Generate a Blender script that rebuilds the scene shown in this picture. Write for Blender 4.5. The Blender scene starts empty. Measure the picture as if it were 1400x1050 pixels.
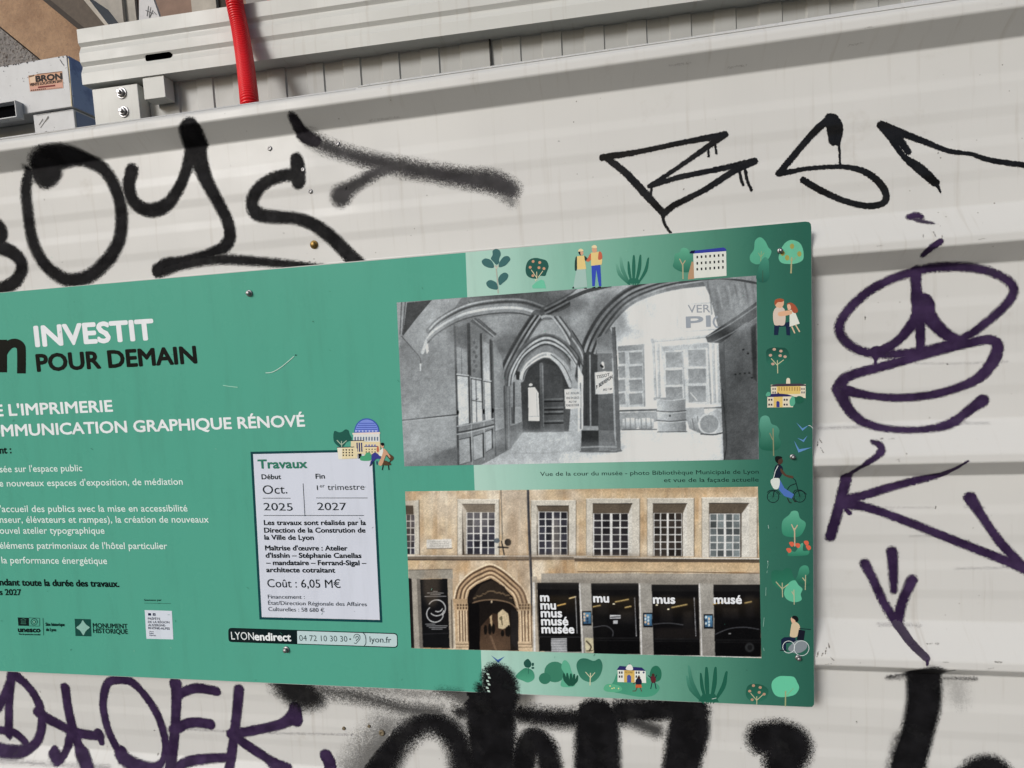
import bpy, math, random
import numpy as np
from math import radians as RAD

# ------------------------------------------------------------------ camera, sky, sun, exposure
SC = bpy.context.scene
COL = SC.collection
F_PX = 750.0                       # focal length for a 1400 px wide frame
YAW, PITCH, ROLL = [RAD(a) for a in (9.6125, -3.742, -3.358)]
CAM = np.array([0.0, -0.95, 1.60])


def cam_axes():
    y, p, r = YAW, PITCH, ROLL
    cy, sy, cp, sp, cr, sr = np.cos(y), np.sin(y), np.cos(p), np.sin(p), np.cos(r), np.sin(r)
    Ry = np.array([[cy, 0, sy], [0, 1, 0], [-sy, 0, cy]])
    Rx = np.array([[1, 0, 0], [0, cp, -sp], [0, sp, cp]])
    Rz = np.array([[cr, -sr, 0], [sr, cr, 0], [0, 0, 1]])
    M = Ry @ Rx @ Rz
    return np.array([M[0], -M[2], M[1]])


AX = cam_axes()
from mathutils import Matrix, Vector
cd = bpy.data.cameras.new('camera')
cd.sensor_width = 36.0
cd.lens = F_PX / 1400 * 36.0
cd.clip_start = 0.02
cd.clip_end = 500
cam = bpy.data.objects.new('camera', cd)
COL.objects.link(cam)
m4 = Matrix.Identity(4)
for i in range(3):
    for j in range(3):
        m4[i][j] = AX[i, j]
    m4[i][3] = CAM[i]
cam.matrix_world = m4
SC.camera = cam

SUN_EL, SUN_ROT = RAD(26), RAD(213)
w = bpy.data.worlds.new('World')
SC.world = w
w.use_nodes = True
nt = w.node_tree
sky = nt.nodes.new('ShaderNodeTexSky')
sky.sky_type = 'NISHITA'
sky.sun_disc = False
sky.sun_elevation = SUN_EL
sky.sun_rotation = SUN_ROT
sky.air_density = 1.0
sky.dust_density = 3.0
sky.ozone_density = 1.0
nt.links.new(sky.outputs[0], nt.nodes['Background'].inputs[0])
nt.nodes['Background'].inputs[1].default_value = 0.07
ld = bpy.data.lights.new('sun', 'SUN')
ld.energy = 2.0
ld.angle = RAD(17)
ld.color = (1.0, 0.985, 0.975)
sun = bpy.data.objects.new('sun', ld)
COL.objects.link(sun)
sd = Vector((math.sin(SUN_ROT) * math.cos(SUN_EL), math.cos(SUN_ROT) * math.cos(SUN_EL), math.sin(SUN_EL)))
sun.rotation_euler = sd.to_track_quat('Z', 'Y').to_euler()
SC.view_settings.view_transform = 'Standard'
SC.view_settings.look = 'None'
SC.view_settings.gamma = 1.0
SC.view_settings.exposure = 0.07
SC.cycles.max_bounces = 8
SC.cycles.transparent_max_bounces = 24

KP = np.array((1.06, 1.10, 1.13))        # printed inks: display colour -> ink reflectance


# ------------------------------------------------------------------ geometry helpers
def ray(px, py):
    return AX @ np.array([(px - 700) / F_PX, -(py - 525) / F_PX, -1.0])


def on_y(px, py, y):
    d = ray(px, py)
    return CAM + d * ((y - CAM[1]) / d[1])


def on_z(px, py, z):
    d = ray(px, py)
    return CAM + d * ((z - CAM[2]) / d[2])


def on_plane(px, py, p0, n):
    d = ray(px, py)
    return CAM + d * (np.dot(np.array(p0) - CAM, n) / np.dot(d, n))


def Z(x0, y0, s):
    """enlargement of the photograph -> picture pixels"""
    return lambda *pts: [(x0 + p[0] / s, y0 + p[1] / s) for p in pts]


def lin(c):
    c = np.asarray(c, float) / 255.0
    return np.where(c <= 0.04045, c / 12.92, ((c + 0.055) / 1.055) ** 2.4)


def cat(pts, closed=False, n=8):
    P = np.array(pts, float)
    N = len(P)
    if N < 3:
        return P
    out = []
    rng = range(N) if closed else range(N - 1)
    for i in rng:
        if closed:
            a, b, c, d = P[(i - 1) % N], P[i], P[(i + 1) % N], P[(i + 2) % N]
        else:
            a, b, c, d = P[max(i - 1, 0)], P[i], P[i + 1], P[min(i + 2, N - 1)]
        for k in range(n):
            t = k / n
            out.append(0.5 * ((2 * b) + (c - a) * t + (2 * a - 5 * b + 4 * c - d) * t * t + (3 * b - a - 3 * c + d) * t ** 3))
    if not closed:
        out.append(P[-1])
    return np.array(out)


def new_obj(name, me, parent=None):
    o = bpy.data.objects.new(name, me)
    COL.objects.link(o)
    if parent is not None:
        o.parent = parent
        o.matrix_parent_inverse = Matrix.Translation(-parent.location) if parent.type == 'EMPTY' else Matrix.Identity(4)
    return o


def mesh_obj(name, V, Fc, mat, parent=None, smooth=False):
    me = bpy.data.meshes.new(name)
    me.from_pydata([tuple(map(float, v)) for v in V], [], [tuple(int(i) for i in f) for f in Fc])
    me.materials.append(mat)
    if smooth:
        me.polygons.foreach_set('use_smooth', [True] * len(me.polygons))
    me.update()
    return new_obj(name, me, parent)


def thing(name, label, cat_, loc=(0, 0, 0), group=None):
    o = bpy.data.objects.new(name, None)
    o.empty_display_size = 0.05
    COL.objects.link(o)
    o.location = loc
    o['label'] = label
    o['category'] = cat_
    if group:
        o['group'] = group
    return o


class MB:
    def __init__(self):
        self.V, self.F = [], []

    def add(self, V, Fc):
        k = len(self.V)
        self.V += [np.array(v, float) for v in V]
        self.F += [tuple(i + k for i in f) for f in Fc]

    def hexa(self, c):
        """eight corners: front quad (bl, br, tr, tl) then back quad"""
        self.add(c, [(0, 1, 2, 3), (5, 4, 7, 6), (4, 0, 3, 7), (1, 5, 6, 2), (3, 2, 6, 7), (4, 5, 1, 0)])

    def box(self, o, ex, ey, ez):
        o, ex, ey, ez = [np.array(v, float) for v in (o, ex, ey, ez)]
        self.hexa([o, o + ex, o + ex + ez, o + ez, o + ey, o + ex + ey, o + ex + ey + ez, o + ez + ey])

    def lathe(self, c, axis, prof, n=20, up=(0, 0, 1), ngon=None):
        c = np.array(c, float); a = np.array(axis, float); a /= np.linalg.norm(a)
        u = np.cross(a, up); u /= np.linalg.norm(u); v = np.cross(u, a)
        V, Fc = [], []
        for (r, h) in prof:
            for k in range(n):
                t = 2 * math.pi * k / n
                V.append(c + a * h + (u * math.cos(t) + v * math.sin(t)) * r)
        for j in range(len(prof) - 1):
            for k in range(n):
                Fc.append((j * n + k, j * n + (k + 1) % n, (j + 1) * n + (k + 1) % n, (j + 1) * n + k))
        Fc.append(tuple(range((len(prof) - 1) * n, len(prof) * n)))
        Fc.append(tuple(range(n))[::-1])
        self.add(V, Fc)

    def build(self, name, mat, parent=None, bevel=0.0, smooth=False, seg=2):
        o = mesh_obj(name, self.V, self.F, mat, parent, smooth)
        if bevel:
            b = o.modifiers.new('bevel', 'BEVEL')
            b.width = bevel; b.segments = seg; b.limit_method = 'ANGLE'; b.angle_limit = RAD(35)
        return o


# ------------------------------------------------------------------ materials
class NG:
    def __init__(self, name):
        self.m = bpy.data.materials.new(name)
        self.m.use_nodes = True
        self.t = self.m.node_tree
        self.b = self.t.nodes['Principled BSDF']
        self.out = self.t.nodes['Material Output']
        self.pos = self.n('ShaderNodeNewGeometry').outputs['Position']

    def n(self, ty, **kw):
        x = self.t.nodes.new(ty)
        for k, v in kw.items():
            setattr(x, k, v)
        return x

    def l(self, a, b):
        self.t.links.new(a, b)

    def mapv(self, scale):
        mp = self.n('ShaderNodeMapping')
        mp.inputs['Scale'].default_value = scale
        self.l(self.pos, mp.inputs[0])
        return mp.outputs[0]

    def noise(self, scale, detail=4, rough=0.55, stretch=(1, 1, 1), off=0):
        x = self.n('ShaderNodeTexNoise')
        x.inputs['Scale'].default_value = scale
        x.inputs['Detail'].default_value = detail
        x.inputs['Roughness'].default_value = rough
        mp = self.n('ShaderNodeMapping')
        mp.inputs['Scale'].default_value = stretch
        mp.inputs['Location'].default_value = (off, off * 1.7, off * 0.6)
        self.l(self.pos, mp.inputs[0])
        self.l(mp.outputs[0], x.inputs['Vector'])
        return x.outputs['Fac']

    def ramp(self, fac, lo, hi, a=0.0, b=1.0):
        x = self.n('ShaderNodeMapRange', interpolation_type='SMOOTHSTEP')
        x.inputs[1].default_value = lo; x.inputs[2].default_value = hi
        x.inputs[3].default_value = a; x.inputs[4].default_value = b
        self.l(fac, x.inputs[0])
        return x.outputs[0]

    def mix(self, fac, a, b):
        x = self.n('ShaderNodeMix', data_type='RGBA')
        for v, i in ((fac, 0), (a, 6), (b, 7)):
            if hasattr(v, 'is_linked') or hasattr(v, 'links'):
                self.l(v, x.inputs[i])
            elif i == 0:
                x.inputs[0].default_value = v
            else:
                x.inputs[i].default_value = (*v, 1)
        return x.outputs[2]

    def math(self, op, a, b=0.0, clamp=False):
        x = self.n('ShaderNodeMath', operation=op, use_clamp=clamp)
        for v, i in ((a, 0), (b, 1)):
            if hasattr(v, 'links'):
                self.l(v, x.inputs[i])
            else:
                x.inputs[i].default_value = v
        return x.outputs[0]

    def color(self, c):
        if hasattr(c, 'links'):
            self.l(c, self.b.inputs['Base Color'])
        else:
            self.b.inputs['Base Color'].default_value = (*c, 1)

    def rough(self, r):
        if hasattr(r, 'links'):
            self.l(r, self.b.inputs['Roughness'])
        else:
            self.b.inputs['Roughness'].default_value = r

    def bump(self, h, strength=0.2, dist=0.001):
        x = self.n('ShaderNodeBump')
        x.inputs['Strength'].default_value = strength
        x.inputs['Distance'].default_value = dist
        self.l(h, x.inputs['Height'])
        self.l(x.outputs[0], self.b.inputs['Normal'])


def m_sheet(name, base, dirt, rough=0.42, speck=True, wave=True):
    g = NG(name)
    c = g.mix(g.ramp(g.noise(3.2, 5, 0.6), 0.35, 0.75, 0, 0.35), base, tuple(x * 0.9 for x in base))
    # vertical run-off streaks and grubby clouds
    c = g.mix(g.ramp(g.noise(9, 3, 0.6, (9, 1, 0.45)), 0.55, 0.8, 0, 0.30), c, dirt)
    c = g.mix(g.ramp(g.noise(14, 6, 0.7, off=3), 0.60, 0.82, 0, 0.30), c, dirt)
    if speck:
        v = g.n('ShaderNodeTexVoronoi')
        v.inputs['Scale'].default_value = 55
        g.l(g.pos, v.inputs['Vector'])
        s = g.ramp(v.outputs['Distance'], 0.045, 0.075, 1, 0)
        s = g.math('MULTIPLY', s, g.ramp(g.noise(6, 3, off=7), 0.52, 0.66))
        c = g.mix(g.math('MULTIPLY', s, 0.75), c, (0.10, 0.085, 0.065))
    g.color(c)
    g.rough(g.ramp(g.noise(5, 5, 0.6, off=1), 0.3, 0.7, rough - 0.06, rough + 0.12))
    g.b.inputs['Specular IOR Level'].default_value = 0.3
    if wave:
        h = g.math('ADD', g.noise(2.4, 2, 0.4, (1, 1, 2)), g.math('MULTIPLY', g.noise(420, 2), 0.012))
        g.bump(h, 0.5, 0.012)
    return g.m


def m_plain(name, base, rough=0.5, metal=0.0, vary=0.12, scale=20, bump=0.0, spec=0.5):
    g = NG(name)
    c = g.mix(g.noise(scale, 5, 0.6), tuple(x * (1 - vary) for x in base), tuple(min(1, x * (1 + vary)) for x in base))
    g.color(c)
    g.rough(rough)
    g.b.inputs['Metallic'].default_value = metal
    g.b.inputs['Specular IOR Level'].default_value = spec
    if bump:
        g.bump(g.noise(scale * 3, 6, 0.65), 0.6, bump)
    return g.m


def m_ink(name, rough=0.27):
    g = NG(name)
    a = g.n('ShaderNodeVertexColor', layer_name='ink')
    c = g.mix(g.ramp(g.noise(7, 5, 0.6), 0.45, 0.85, 0, 0.010), a.outputs[0], (0.55, 0.54, 0.52))
    c = g.mix(g.ramp(g.noise(7, 5, 0.65, (4, 1, 0.6), 6), 0.45, 0.75, 0, 0.09), c, (0.03, 0.03, 0.025))
    g.color(c)
    g.rough(g.ramp(g.noise(9, 5, 0.65, off=2), 0.3, 0.7, rough - 0.05, rough + 0.10))
    g.b.inputs['Specular IOR Level'].default_value = 0.06
    h = g.noise(3.0, 2, 0.4)
    g.bump(h, 0.25, 0.01)
    return g.m


def m_spray(name, rgb, rgb2, grain=980.0, rough=0.6, spec=0.04):
    g = NG(name)
    a = g.n('ShaderNodeAttribute', attribute_name='cover').outputs['Fac']
    op = g.n('ShaderNodeAttribute', attribute_name='strength').outputs['Fac']
    n1 = g.noise(grain, 2, 0.6)
    n2 = g.noise(grain * 0.28, 3, 0.6, off=5)
    nn = g.math('ADD', g.math('MULTIPLY', n1, 0.75), g.math('MULTIPLY', n2, 0.25))
    nn = g.ramp(nn, 0.30, 0.70)
    cov = g.math('ADD', g.math('MULTIPLY', a, 0.5), 0.5)
    d = g.math('SUBTRACT', cov, nn)
    al = g.ramp(d, -0.17, 0.19)
    al = g.math('MULTIPLY', al, g.ramp(a, -1.0, -0.55))
    al = g.math('MULTIPLY', al, op)
    al = g.math('MULTIPLY', al, g.ramp(g.noise(26, 5, 0.6, off=9), 0.25, 0.6, 0.90, 1.0))
    g.color(g.mix(g.ramp(g.noise(30, 4, 0.6, off=4), 0.35, 0.7), rgb, rgb2))
    g.rough(rough)
    g.b.inputs['Specular IOR Level'].default_value = spec
    tr = g.n('ShaderNodeBsdfTransparent')
    mx = g.n('ShaderNodeMixShader')
    g.l(al, mx.inputs[0]); g.l(tr.outputs[0], mx.inputs[1]); g.l(g.b.outputs[0], mx.inputs[2])
    g.l(mx.outputs[0], g.out.inputs[0])
    return g.m


M = dict(
    sheet=m_sheet('off_white_painted_steel', (0.62, 0.63, 0.622), (0.36, 0.33, 0.28)),
    clad=m_sheet('grey_cabin_cladding', (0.42, 0.43, 0.42), (0.30, 0.28, 0.24), 0.45, False),
    cabin=m_sheet('beige_cabin_paint', (0.58, 0.595, 0.575), (0.36, 0.32, 0.26), 0.45, False),
    flash=m_sheet('off_white_painted_flashing', (0.62, 0.63, 0.622), (0.40, 0.37, 0.32), 0.24),
    panel_edge=m_plain('composite_panel_edge', (0.45, 0.47, 0.46), 0.5),
    ink=m_ink('printed_vinyl'),
    zinc=m_plain('zinc_plated_steel', (0.36, 0.36, 0.37), 0.5, 1.0, 0.15, 300),
    brass=m_plain('brass_screw_metal', (0.30, 0.20, 0.07), 0.5, 1.0, 0.25, 400),
    black=m_plain('unlit_void_black', (0.004, 0.004, 0.005), 1.0, spec=0.0),  # black colour stands in for unlit space behind slot and pocket
    red=m_plain('red_plastic_duct', (0.78, 0.016, 0.024), 0.33, 0, 0.12, 30),
    spray_black=m_spray('black_spray_paint', (0.006, 0.006, 0.007), (0.012, 0.012, 0.014)),
    spray_grey=m_spray('thin_black_spray_paint', (0.010, 0.009, 0.012), (0.030, 0.027, 0.034)),
    marker=m_spray('black_marker_paint', (0.005, 0.005, 0.006), (0.010, 0.010, 0.012), 700, 0.25, 0.25),
    spray_purple=m_spray('dark_violet_spray_paint', (0.026, 0.014, 0.044), (0.050, 0.029, 0.080)),
)


# ------------------------------------------------------------------ ribbed hoarding profile
X1 = 1113.0
crest_px = (53.0, 347.5, 632.0, 913.0)
RIB = 0.034                        # how far the crests stand out of the web
_zs = [on_y(X1, y, -RIB)[2] for y in crest_px]
PITCH_M = (_zs[0] - _zs[3]) / 3.0
Z0 = float(np.mean([z + PITCH_M * i for i, z in enumerate(_zs)]))
u = PITCH_M / 288.0                # one picture pixel at the right of the sign, in metres


def profile():
    pts = []                       # (z, y) from top to bottom
    n = int((Z0 - 0.10) / PITCH_M) + 1
    for i in range(n):
        zc = Z0 - i * PITCH_M
        if i == 0:
            pts += [(zc + 23.5 * u, -0.0238), (zc + 23 * u, -0.0244), (zc + 15 * u, -RIB + 0.001), (zc + 11 * u, -RIB), (zc, -RIB), (zc - 24 * u, 0)]
        else:
            pts += [(zc + 54 * u, 0), (zc + 15 * u, -RIB + 0.002), (zc + 11 * u, -RIB), (zc, -RIB), (zc - 24 * u, 0)]
        L = PITCH_M - (24 + 54) * u
        zt = zc - 24 * u
        for a, b in ((0.20, 0.40), (0.58, 0.78)):
            pts += [(zt - a * L, 0), (zt - a * L - 13 * u, -0.0018), (zt - b * L, -0.0018), (zt - b * L - 13 * u, 0)]
    pts.append((0.03, 0))
    # round every fold a little
    P = np.array(pts)
    out = [P[0]]
    for i in range(1, len(P) - 1):
        a, b, c = P[i - 1], P[i], P[i + 1]
        la, lc = np.linalg.norm(a - b), np.linalg.norm(c - b)
        r = min(0.0026, la * 0.4, lc * 0.4)
        p, q = b + (a - b) / la * r, b + (c - b) / lc * r
        for t in (0, 0.33, 0.67, 1.0):
            out.append((1 - t) ** 2 * p + 2 * t * (1 - t) * b + t * t * q)
    out.append(P[-1])
    return np.array(out)


PROF = profile()
_pz, _py = PROF[::-1, 0], PROF[::-1, 1]


def prof_y(z):
    return np.interp(z, _pz, _py)


def on_wall(px, py):
    d = ray(px, py)
    t0 = (-RIB - 0.003 - CAM[1]) / d[1]
    t1 = (0.002 - CAM[1]) / d[1]
    ts = np.linspace(t0, t1, 240)
    P = CAM[None, :] + d[None, :] * ts[:, None]
    g = P[:, 1] - prof_y(P[:, 2])
    k = int(np.argmax(g > 0))
    if k == 0:
        return P[-1]
    f = g[k - 1] / (g[k - 1] - g[k])
    return P[k - 1] * (1 - f) + P[k] * f


XL, XR = -2.6, 2.2
hoarding = thing('site_hoarding', 'off white ribbed steel site hoarding covered in black and purple graffiti', 'hoarding', (0, 0, 0))


def wall_x(px, py):
    return on_wall(px, py)[0]


def sheet_mesh(x0, x1, dz, name):
    xs = np.linspace(x0, x1, max(2, int((x1 - x0) / 0.25)))
    V, Fc = [], []
    n = len(PROF)
    for x in xs:
        for z, y in PROF:
            V.append((x, y + dz, z))
    for i in range(len(xs) - 1):
        for j in range(n - 1):
            Fc.append((i * n + j, i * n + j + 1, (i + 1) * n + j + 1, (i + 1) * n + j))
    o = mesh_obj(name, V, Fc, M['sheet'], hoarding, True)
    seg = np.linalg.norm(np.diff(PROF, axis=0), axis=1) < 0.004
    o.data.polygons.foreach_set('use_smooth', np.tile(seg, len(xs) - 1))
    s = o.modifiers.new('thickness', 'SOLIDIFY')
    s.thickness = 0.0012
    s.offset = -1
    return o


sheet_mesh(XL, XR, 0, 'cladding_sheet')


# folded flashing along the top, in two lengths with a joint
def flashing(top, bottom_dz, name):
    pts = [on_y(px, py, -0.012) for px, py in top]
    V, Fc = [], []
    zb = Z0 + 22 * u
    ys_ = lambda zz: -RIB + 0.001 + (zz - Z0 - 15 * u) / (25 * u) * (RIB - 0.007)
    prev = None
    for p in pts:
        x, z = p[0], p[2]
        y1_ = ys_(z) - 0.0007
        sec = [(x, ys_(zb) - 0.0007, zb), (x, ys_(z - 0.005) - 0.0007, z - 0.005), (x, y1_ + 0.0008, z - 0.0014), (x, y1_ + 0.0036, z), (x, 0.030, z + 0.0015), (x, 0.032, z - 0.004), (x, 0.032, zb - 0.01)]
        k = len(V)
        V += sec
        if prev is not None:
            for j in range(len(sec) - 1):
                Fc.append((prev + j, prev + j + 1, k + j + 1, k + j))
        prev = k
    o = mesh_obj(name, V, Fc, M['flash'], hoarding, False)
    s = o.modifiers.new('thickness', 'SOLIDIFY'); s.thickness = 0.001; s.offset = -1
    b = o.modifiers.new('bevel', 'BEVEL'); b.width = 0.0012; b.segments = 2; b.limit_method = 'ANGLE'; b.angle_limit = RAD(25)
    return o


flashing([(-260, 229), (-100, 206.5), (0, 192), (130, 174), (260, 156), (400, 136.5), (491, 124.8)], 0, 'top_flashing')
flashing([(493.5, 120.5), (505, 116.5), (577, 106), (716, 86), (900, 60), (1060, 33), (1235, 3), (1400, -27), (1700, -80)], 0, 'top_flashing')


# ------------------------------------------------------------------ spray paint on the hoarding
def stroke_paint(strokes, step, mat, name, label, parent, lift=0.0005, surf='wall', ysurf=0.0, fat=1.0):
    """strokes: (pixel points, radius px (scalar or list), softness px, strength, smooth?)"""
    segs = []
    scale = []
    for s in strokes:
        pts, r, soft = s[0], s[1], s[2]
        op = s[3] if len(s) > 3 else 1.0
        sm = s[4] if len(s) > 4 else True
        rr = fat * np.array(r if hasattr(r, '__len__') else [r] * len(pts), float)
        P = np.array([[p[0], p[1], q] for p, q in zip(pts, rr)])
        if len(P) == 1:
            P = np.vstack([P, P + [0.01, 0.01, 0]])
        C = cat(P, n=7) if sm and len(P) > 2 else P
        W = []
        for c in C:
            w3 = on_wall(c[0], c[1]) if surf == 'wall' else on_y(c[0], c[1], ysurf)
            w4 = on_y(c[0] + 1, c[1], w3[1])
            sc = np.linalg.norm(w4 - w3)
            W.append((w3[0], w3[2], c[2] * sc, soft * sc, op))
            scale.append(sc)
        W = np.array(W)
        for a, b in zip(W[:-1], W[1:]):
            segs.append((a, b))
    sc = float(np.mean(scale))
    h = step * sc
    A = np.array([s[0] for s in segs]); B = np.array([s[1] for s in segs])
    pad = (A[:, 2] + A[:, 3] * 1.1).max()
    x0, x1 = min(A[:, 0].min(), B[:, 0].min()) - pad, max(A[:, 0].max(), B[:, 0].max()) + pad
    z0, z1 = min(A[:, 1].min(), B[:, 1].min()) - pad, max(A[:, 1].max(), B[:, 1].max()) + pad
    xs = np.arange(x0, x1 + h, h)
    zs = np.arange(z0, z1 + h, h)
    if surf == 'wall':
        br = _pz[(_pz > z0) & (_pz < z1)]
        zs = np.unique(np.concatenate([zs, br]))
        keep = [zs[0]]
        brs = set(br.tolist())
        for z in zs[1:]:
            if z - keep[-1] < h * 0.25 and z not in brs:
                continue
            keep.append(z)
        zs = np.array(keep)
    nx, nz = len(xs), len(zs)
    U = np.full((nz, nx), -9.0); O = np.zeros((nz, nx))
    for a, b in segs:
        m = max(a[2] + a[3] * 1.3, b[2] + b[3] * 1.3) + h * 2
        i0, i1 = np.searchsorted(xs, min(a[0], b[0]) - m), np.searchsorted(xs, max(a[0], b[0]) + m)
        j0, j1 = np.searchsorted(zs, min(a[1], b[1]) - m), np.searchsorted(zs, max(a[1], b[1]) + m)
        if i1 <= i0 or j1 <= j0:
            continue
        gx, gz = xs[None, i0:i1], zs[j0:j1, None]
        dx, dz = b[0] - a[0], b[1] - a[1]
        L2 = dx * dx + dz * dz + 1e-12
        t = np.clip(((gx - a[0]) * dx + (gz - a[1]) * dz) / L2, 0, 1)
        dist = np.hypot(gx - a[0] - t * dx, gz - a[1] - t * dz)
        r = a[2] + (b[2] - a[2]) * t
        sf = a[3] + (b[3] - a[3]) * t
        val = np.clip((r - dist) / sf, -3, 3)
        op = a[4] + (b[4] - a[4]) * t
        key, old = val + op * 0.5, U[j0:j1, i0:i1] + O[j0:j1, i0:i1] * 0.5
        better = (key > old)
        U[j0:j1, i0:i1] = np.where(better, val, U[j0:j1, i0:i1])
        O[j0:j1, i0:i1] = np.where(better, op, O[j0:j1, i0:i1])
    U = np.clip(U, -3, 3)
    act = U > -1.4
    cell = act[:-1, :-1] | act[1:, :-1] | act[:-1, 1:] | act[1:, 1:]
    jj, ii = np.nonzero(cell)
    q = np.stack([jj * nx + ii, jj * nx + ii + 1, (jj + 1) * nx + ii + 1, (jj + 1) * nx + ii], 1)
    used, inv = np.unique(q.ravel(), return_inverse=True)
    vz, vx = zs[used // nx], xs[used % nx]
    vy = (prof_y(vz) if surf == 'wall' else np.full(len(vz), ysurf)) - lift
    me = bpy.data.meshes.new(name)
    V = np.stack([vx, vy, vz], 1)
    me.from_pydata(V.tolist(), [], inv.reshape(-1, 4).tolist())
    at = me.attributes.new('cover', 'FLOAT', 'POINT')
    at.data.foreach_set('value', U.ravel()[used].astype(np.float32))
    ao = me.attributes.new('strength', 'FLOAT', 'POINT')
    ao.data.foreach_set('value', O.ravel()[used].astype(np.float32))
    me.materials.append(mat)
    o = new_obj(name, me, parent)
    if label:
        o['label'] = label
    return o


# black tag, upper left
T = Z(0, 150, 2.8)
S4 = Z(330, 140, 2.8)
stroke_paint([
    (T((-40, 440), (-5, 445), (8, 475), (-6, 505), (-40, 520)), 6.5, 2.6),
    (T((-40, 530), (0, 530), (45, 545), (80, 580), (82, 620), (55, 660), (0, 690), (-40, 700)), 6.6, 2.6),
    (T((112, 240), (100, 310), (108, 400), (125, 500), (170, 590), (250, 648), (330, 642), (400, 590), (452, 510), (466, 420), (450, 320), (400, 232), (320, 186), (250, 176), (190, 196), (140, 235)), [5.5, 6, 6.2, 6.2, 6.4, 6.6, 6.8, 7, 7.2, 7, 6.5, 6.5, 7.5, 8.5, 9, 6], 3.2),
    (T((150, 245), (175, 250), (205, 240)), [9, 13, 10], 3.6),
    (T((505, 235), (494, 290), (508, 345), (545, 378), (590, 385), (640, 362), (685, 300), (715, 225), (735, 140), (736, 80)), [7.5, 7, 6.6, 6.6, 7, 6.8, 6.2, 6.4, 8, 10], 2.6),
    (T((736, 72), (748, 130), (762, 190), (790, 270), (838, 360), (872, 430), (880, 490), (855, 530)), [10, 12, 10, 7.5, 6.6, 6.4, 6.8, 6.4], 2.8),
    (T((855, 530), (800, 550), (700, 578), (645, 590), (608, 615)), [6, 4.6, 4.6, 6.5, 8], 2.6),
    (T((608, 615), (700, 590), (830, 573), (1000, 582), (1150, 596), (1240, 606)), [7.5, 6.2, 5.4, 4.8, 4, 4], 3.0, 0.94),
    (T((1135, 190), (1140, 225), (1142, 275)), [7, 8.5, 8], 2.2, 0.95),
    (T((1148, 255), (1100, 250), (1040, 266), (990, 302), (966, 352), (980, 395), (1040, 410), (1130, 416), (1200, 440), (1265, 486), (1320, 540), (1375, 596), (1420, 650)), [6.5, 6.5, 6.5, 6.8, 7, 7.4, 7, 6.4, 7, 7.6, 7.8, 8, 8], 2.8, 0.95),
], 2.0, M['spray_black'], 'graffiti_tag', 'fat black spray letters with looped strokes', hoarding, 0.0005, fat=1.18)
stroke_paint([
    (S4((205, 70), (240, 125), (285, 150)), [7, 9, 8], 2.4, 1.0),
    (S4((270, 140), (330, 172), (430, 205), (560, 237), (700, 264), (850, 290), (960, 305), (1030, 335)), [8.5, 8.5, 9, 10.5, 11, 12, 14.5, 13], 8, 0.78),
    (S4((382, 358), (410, 335), (470, 295), (540, 258), (620, 240)), [14, 10, 7.5, 8, 9], 5.5, 0.76),
    (S4((1010, 360), (1035, 380)), 6, 8, 0.5),
], 2.4, M['spray_grey'], 'graffiti_tag', 'faded black slash with a soft sprayed tail', hoarding, 0.0007)

# black marker tag, upper right
T = Z(800, 140, 2.333)
stroke_paint([
    (T((55, 176), (160, 160), (300, 130), (445, 103)), [4.6, 3.6, 3.6, 5], 0.9, 1, False),
    (T((445, 103), (400, 135), (300, 205), (205, 268)), [4.8, 4.2, 3.2, 3.2], 0.9, 1, False),
    (T((205, 268), (300, 238), (430, 212), (540, 188)), [3.2, 4, 4.2, 5], 0.9, 1, False),
    (T((540, 188), (480, 215), (380, 280), (280, 330), (250, 355)), [5, 5, 4.2, 4.4, 5], 0.9, 1, False),
    (T((250, 355), (190, 290), (130, 225), (70, 178)), [4.4, 5.5, 5, 4.4], 0.9, 1, False),
    (T((392, 150), (394, 172)), 1.6, 0.8), (T((415, 135), (418, 163)), 1.7, 0.8), (T((492, 220), (497, 245), (504, 263)), 2, 0.8),
    (T((511, 220), (517, 250), (530, 280)), [2.4, 2, 2.2], 0.8), (T((212, 268), (206, 316)), 1.6, 0.8),
    (T((248, 352), (252, 385), (272, 416)), [3, 2, 1.8], 0.8),
    (T((778, 48), (790, 62), (797, 90), (796, 118)), [6, 10, 11, 9], 0.9),
    (T((785, 48), (740, 85), (690, 140), (622, 222)), [5.5, 5.5, 4.8, 5], 0.9),
    (T((618, 226), (650, 222), (720, 210), (830, 206), (900, 226), (945, 265), (960, 300), (945, 324), (893, 330), (820, 312), (750, 280), (695, 248)), [5, 4, 3.2, 3.6, 4.8, 5, 5, 5, 4.6, 4.4, 4.6, 4.8], 0.9),
    (T((808, 120), (811, 160), (812, 202)), [2.4, 1.6, 1.6], 0.7),
    (T((943, 72), (975, 115), (1015, 172), (1065, 210), (1118, 258)), [5.5, 4.6, 4, 7, 5.5], 0.9),
    (T((943, 72), (1010, 98), (1080, 125), (1160, 155), (1230, 165), (1290, 184), (1400, 200), (1460, 206)), [6, 5.4, 4.6, 3.8, 3.2, 4, 4.2, 4], 0.9),
    (T((985, 100), (1012, 132), (1030, 158)), [6, 5, 4.6], 0.9),
    (T((1120, 258), (1128, 275), (1134, 288)), [3, 1.8, 1.4], 0.8),
], 1.1, M['marker'], 'graffiti_tag', 'glossy black marker letters with runs of dripping paint', hoarding, 0.0005)

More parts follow.
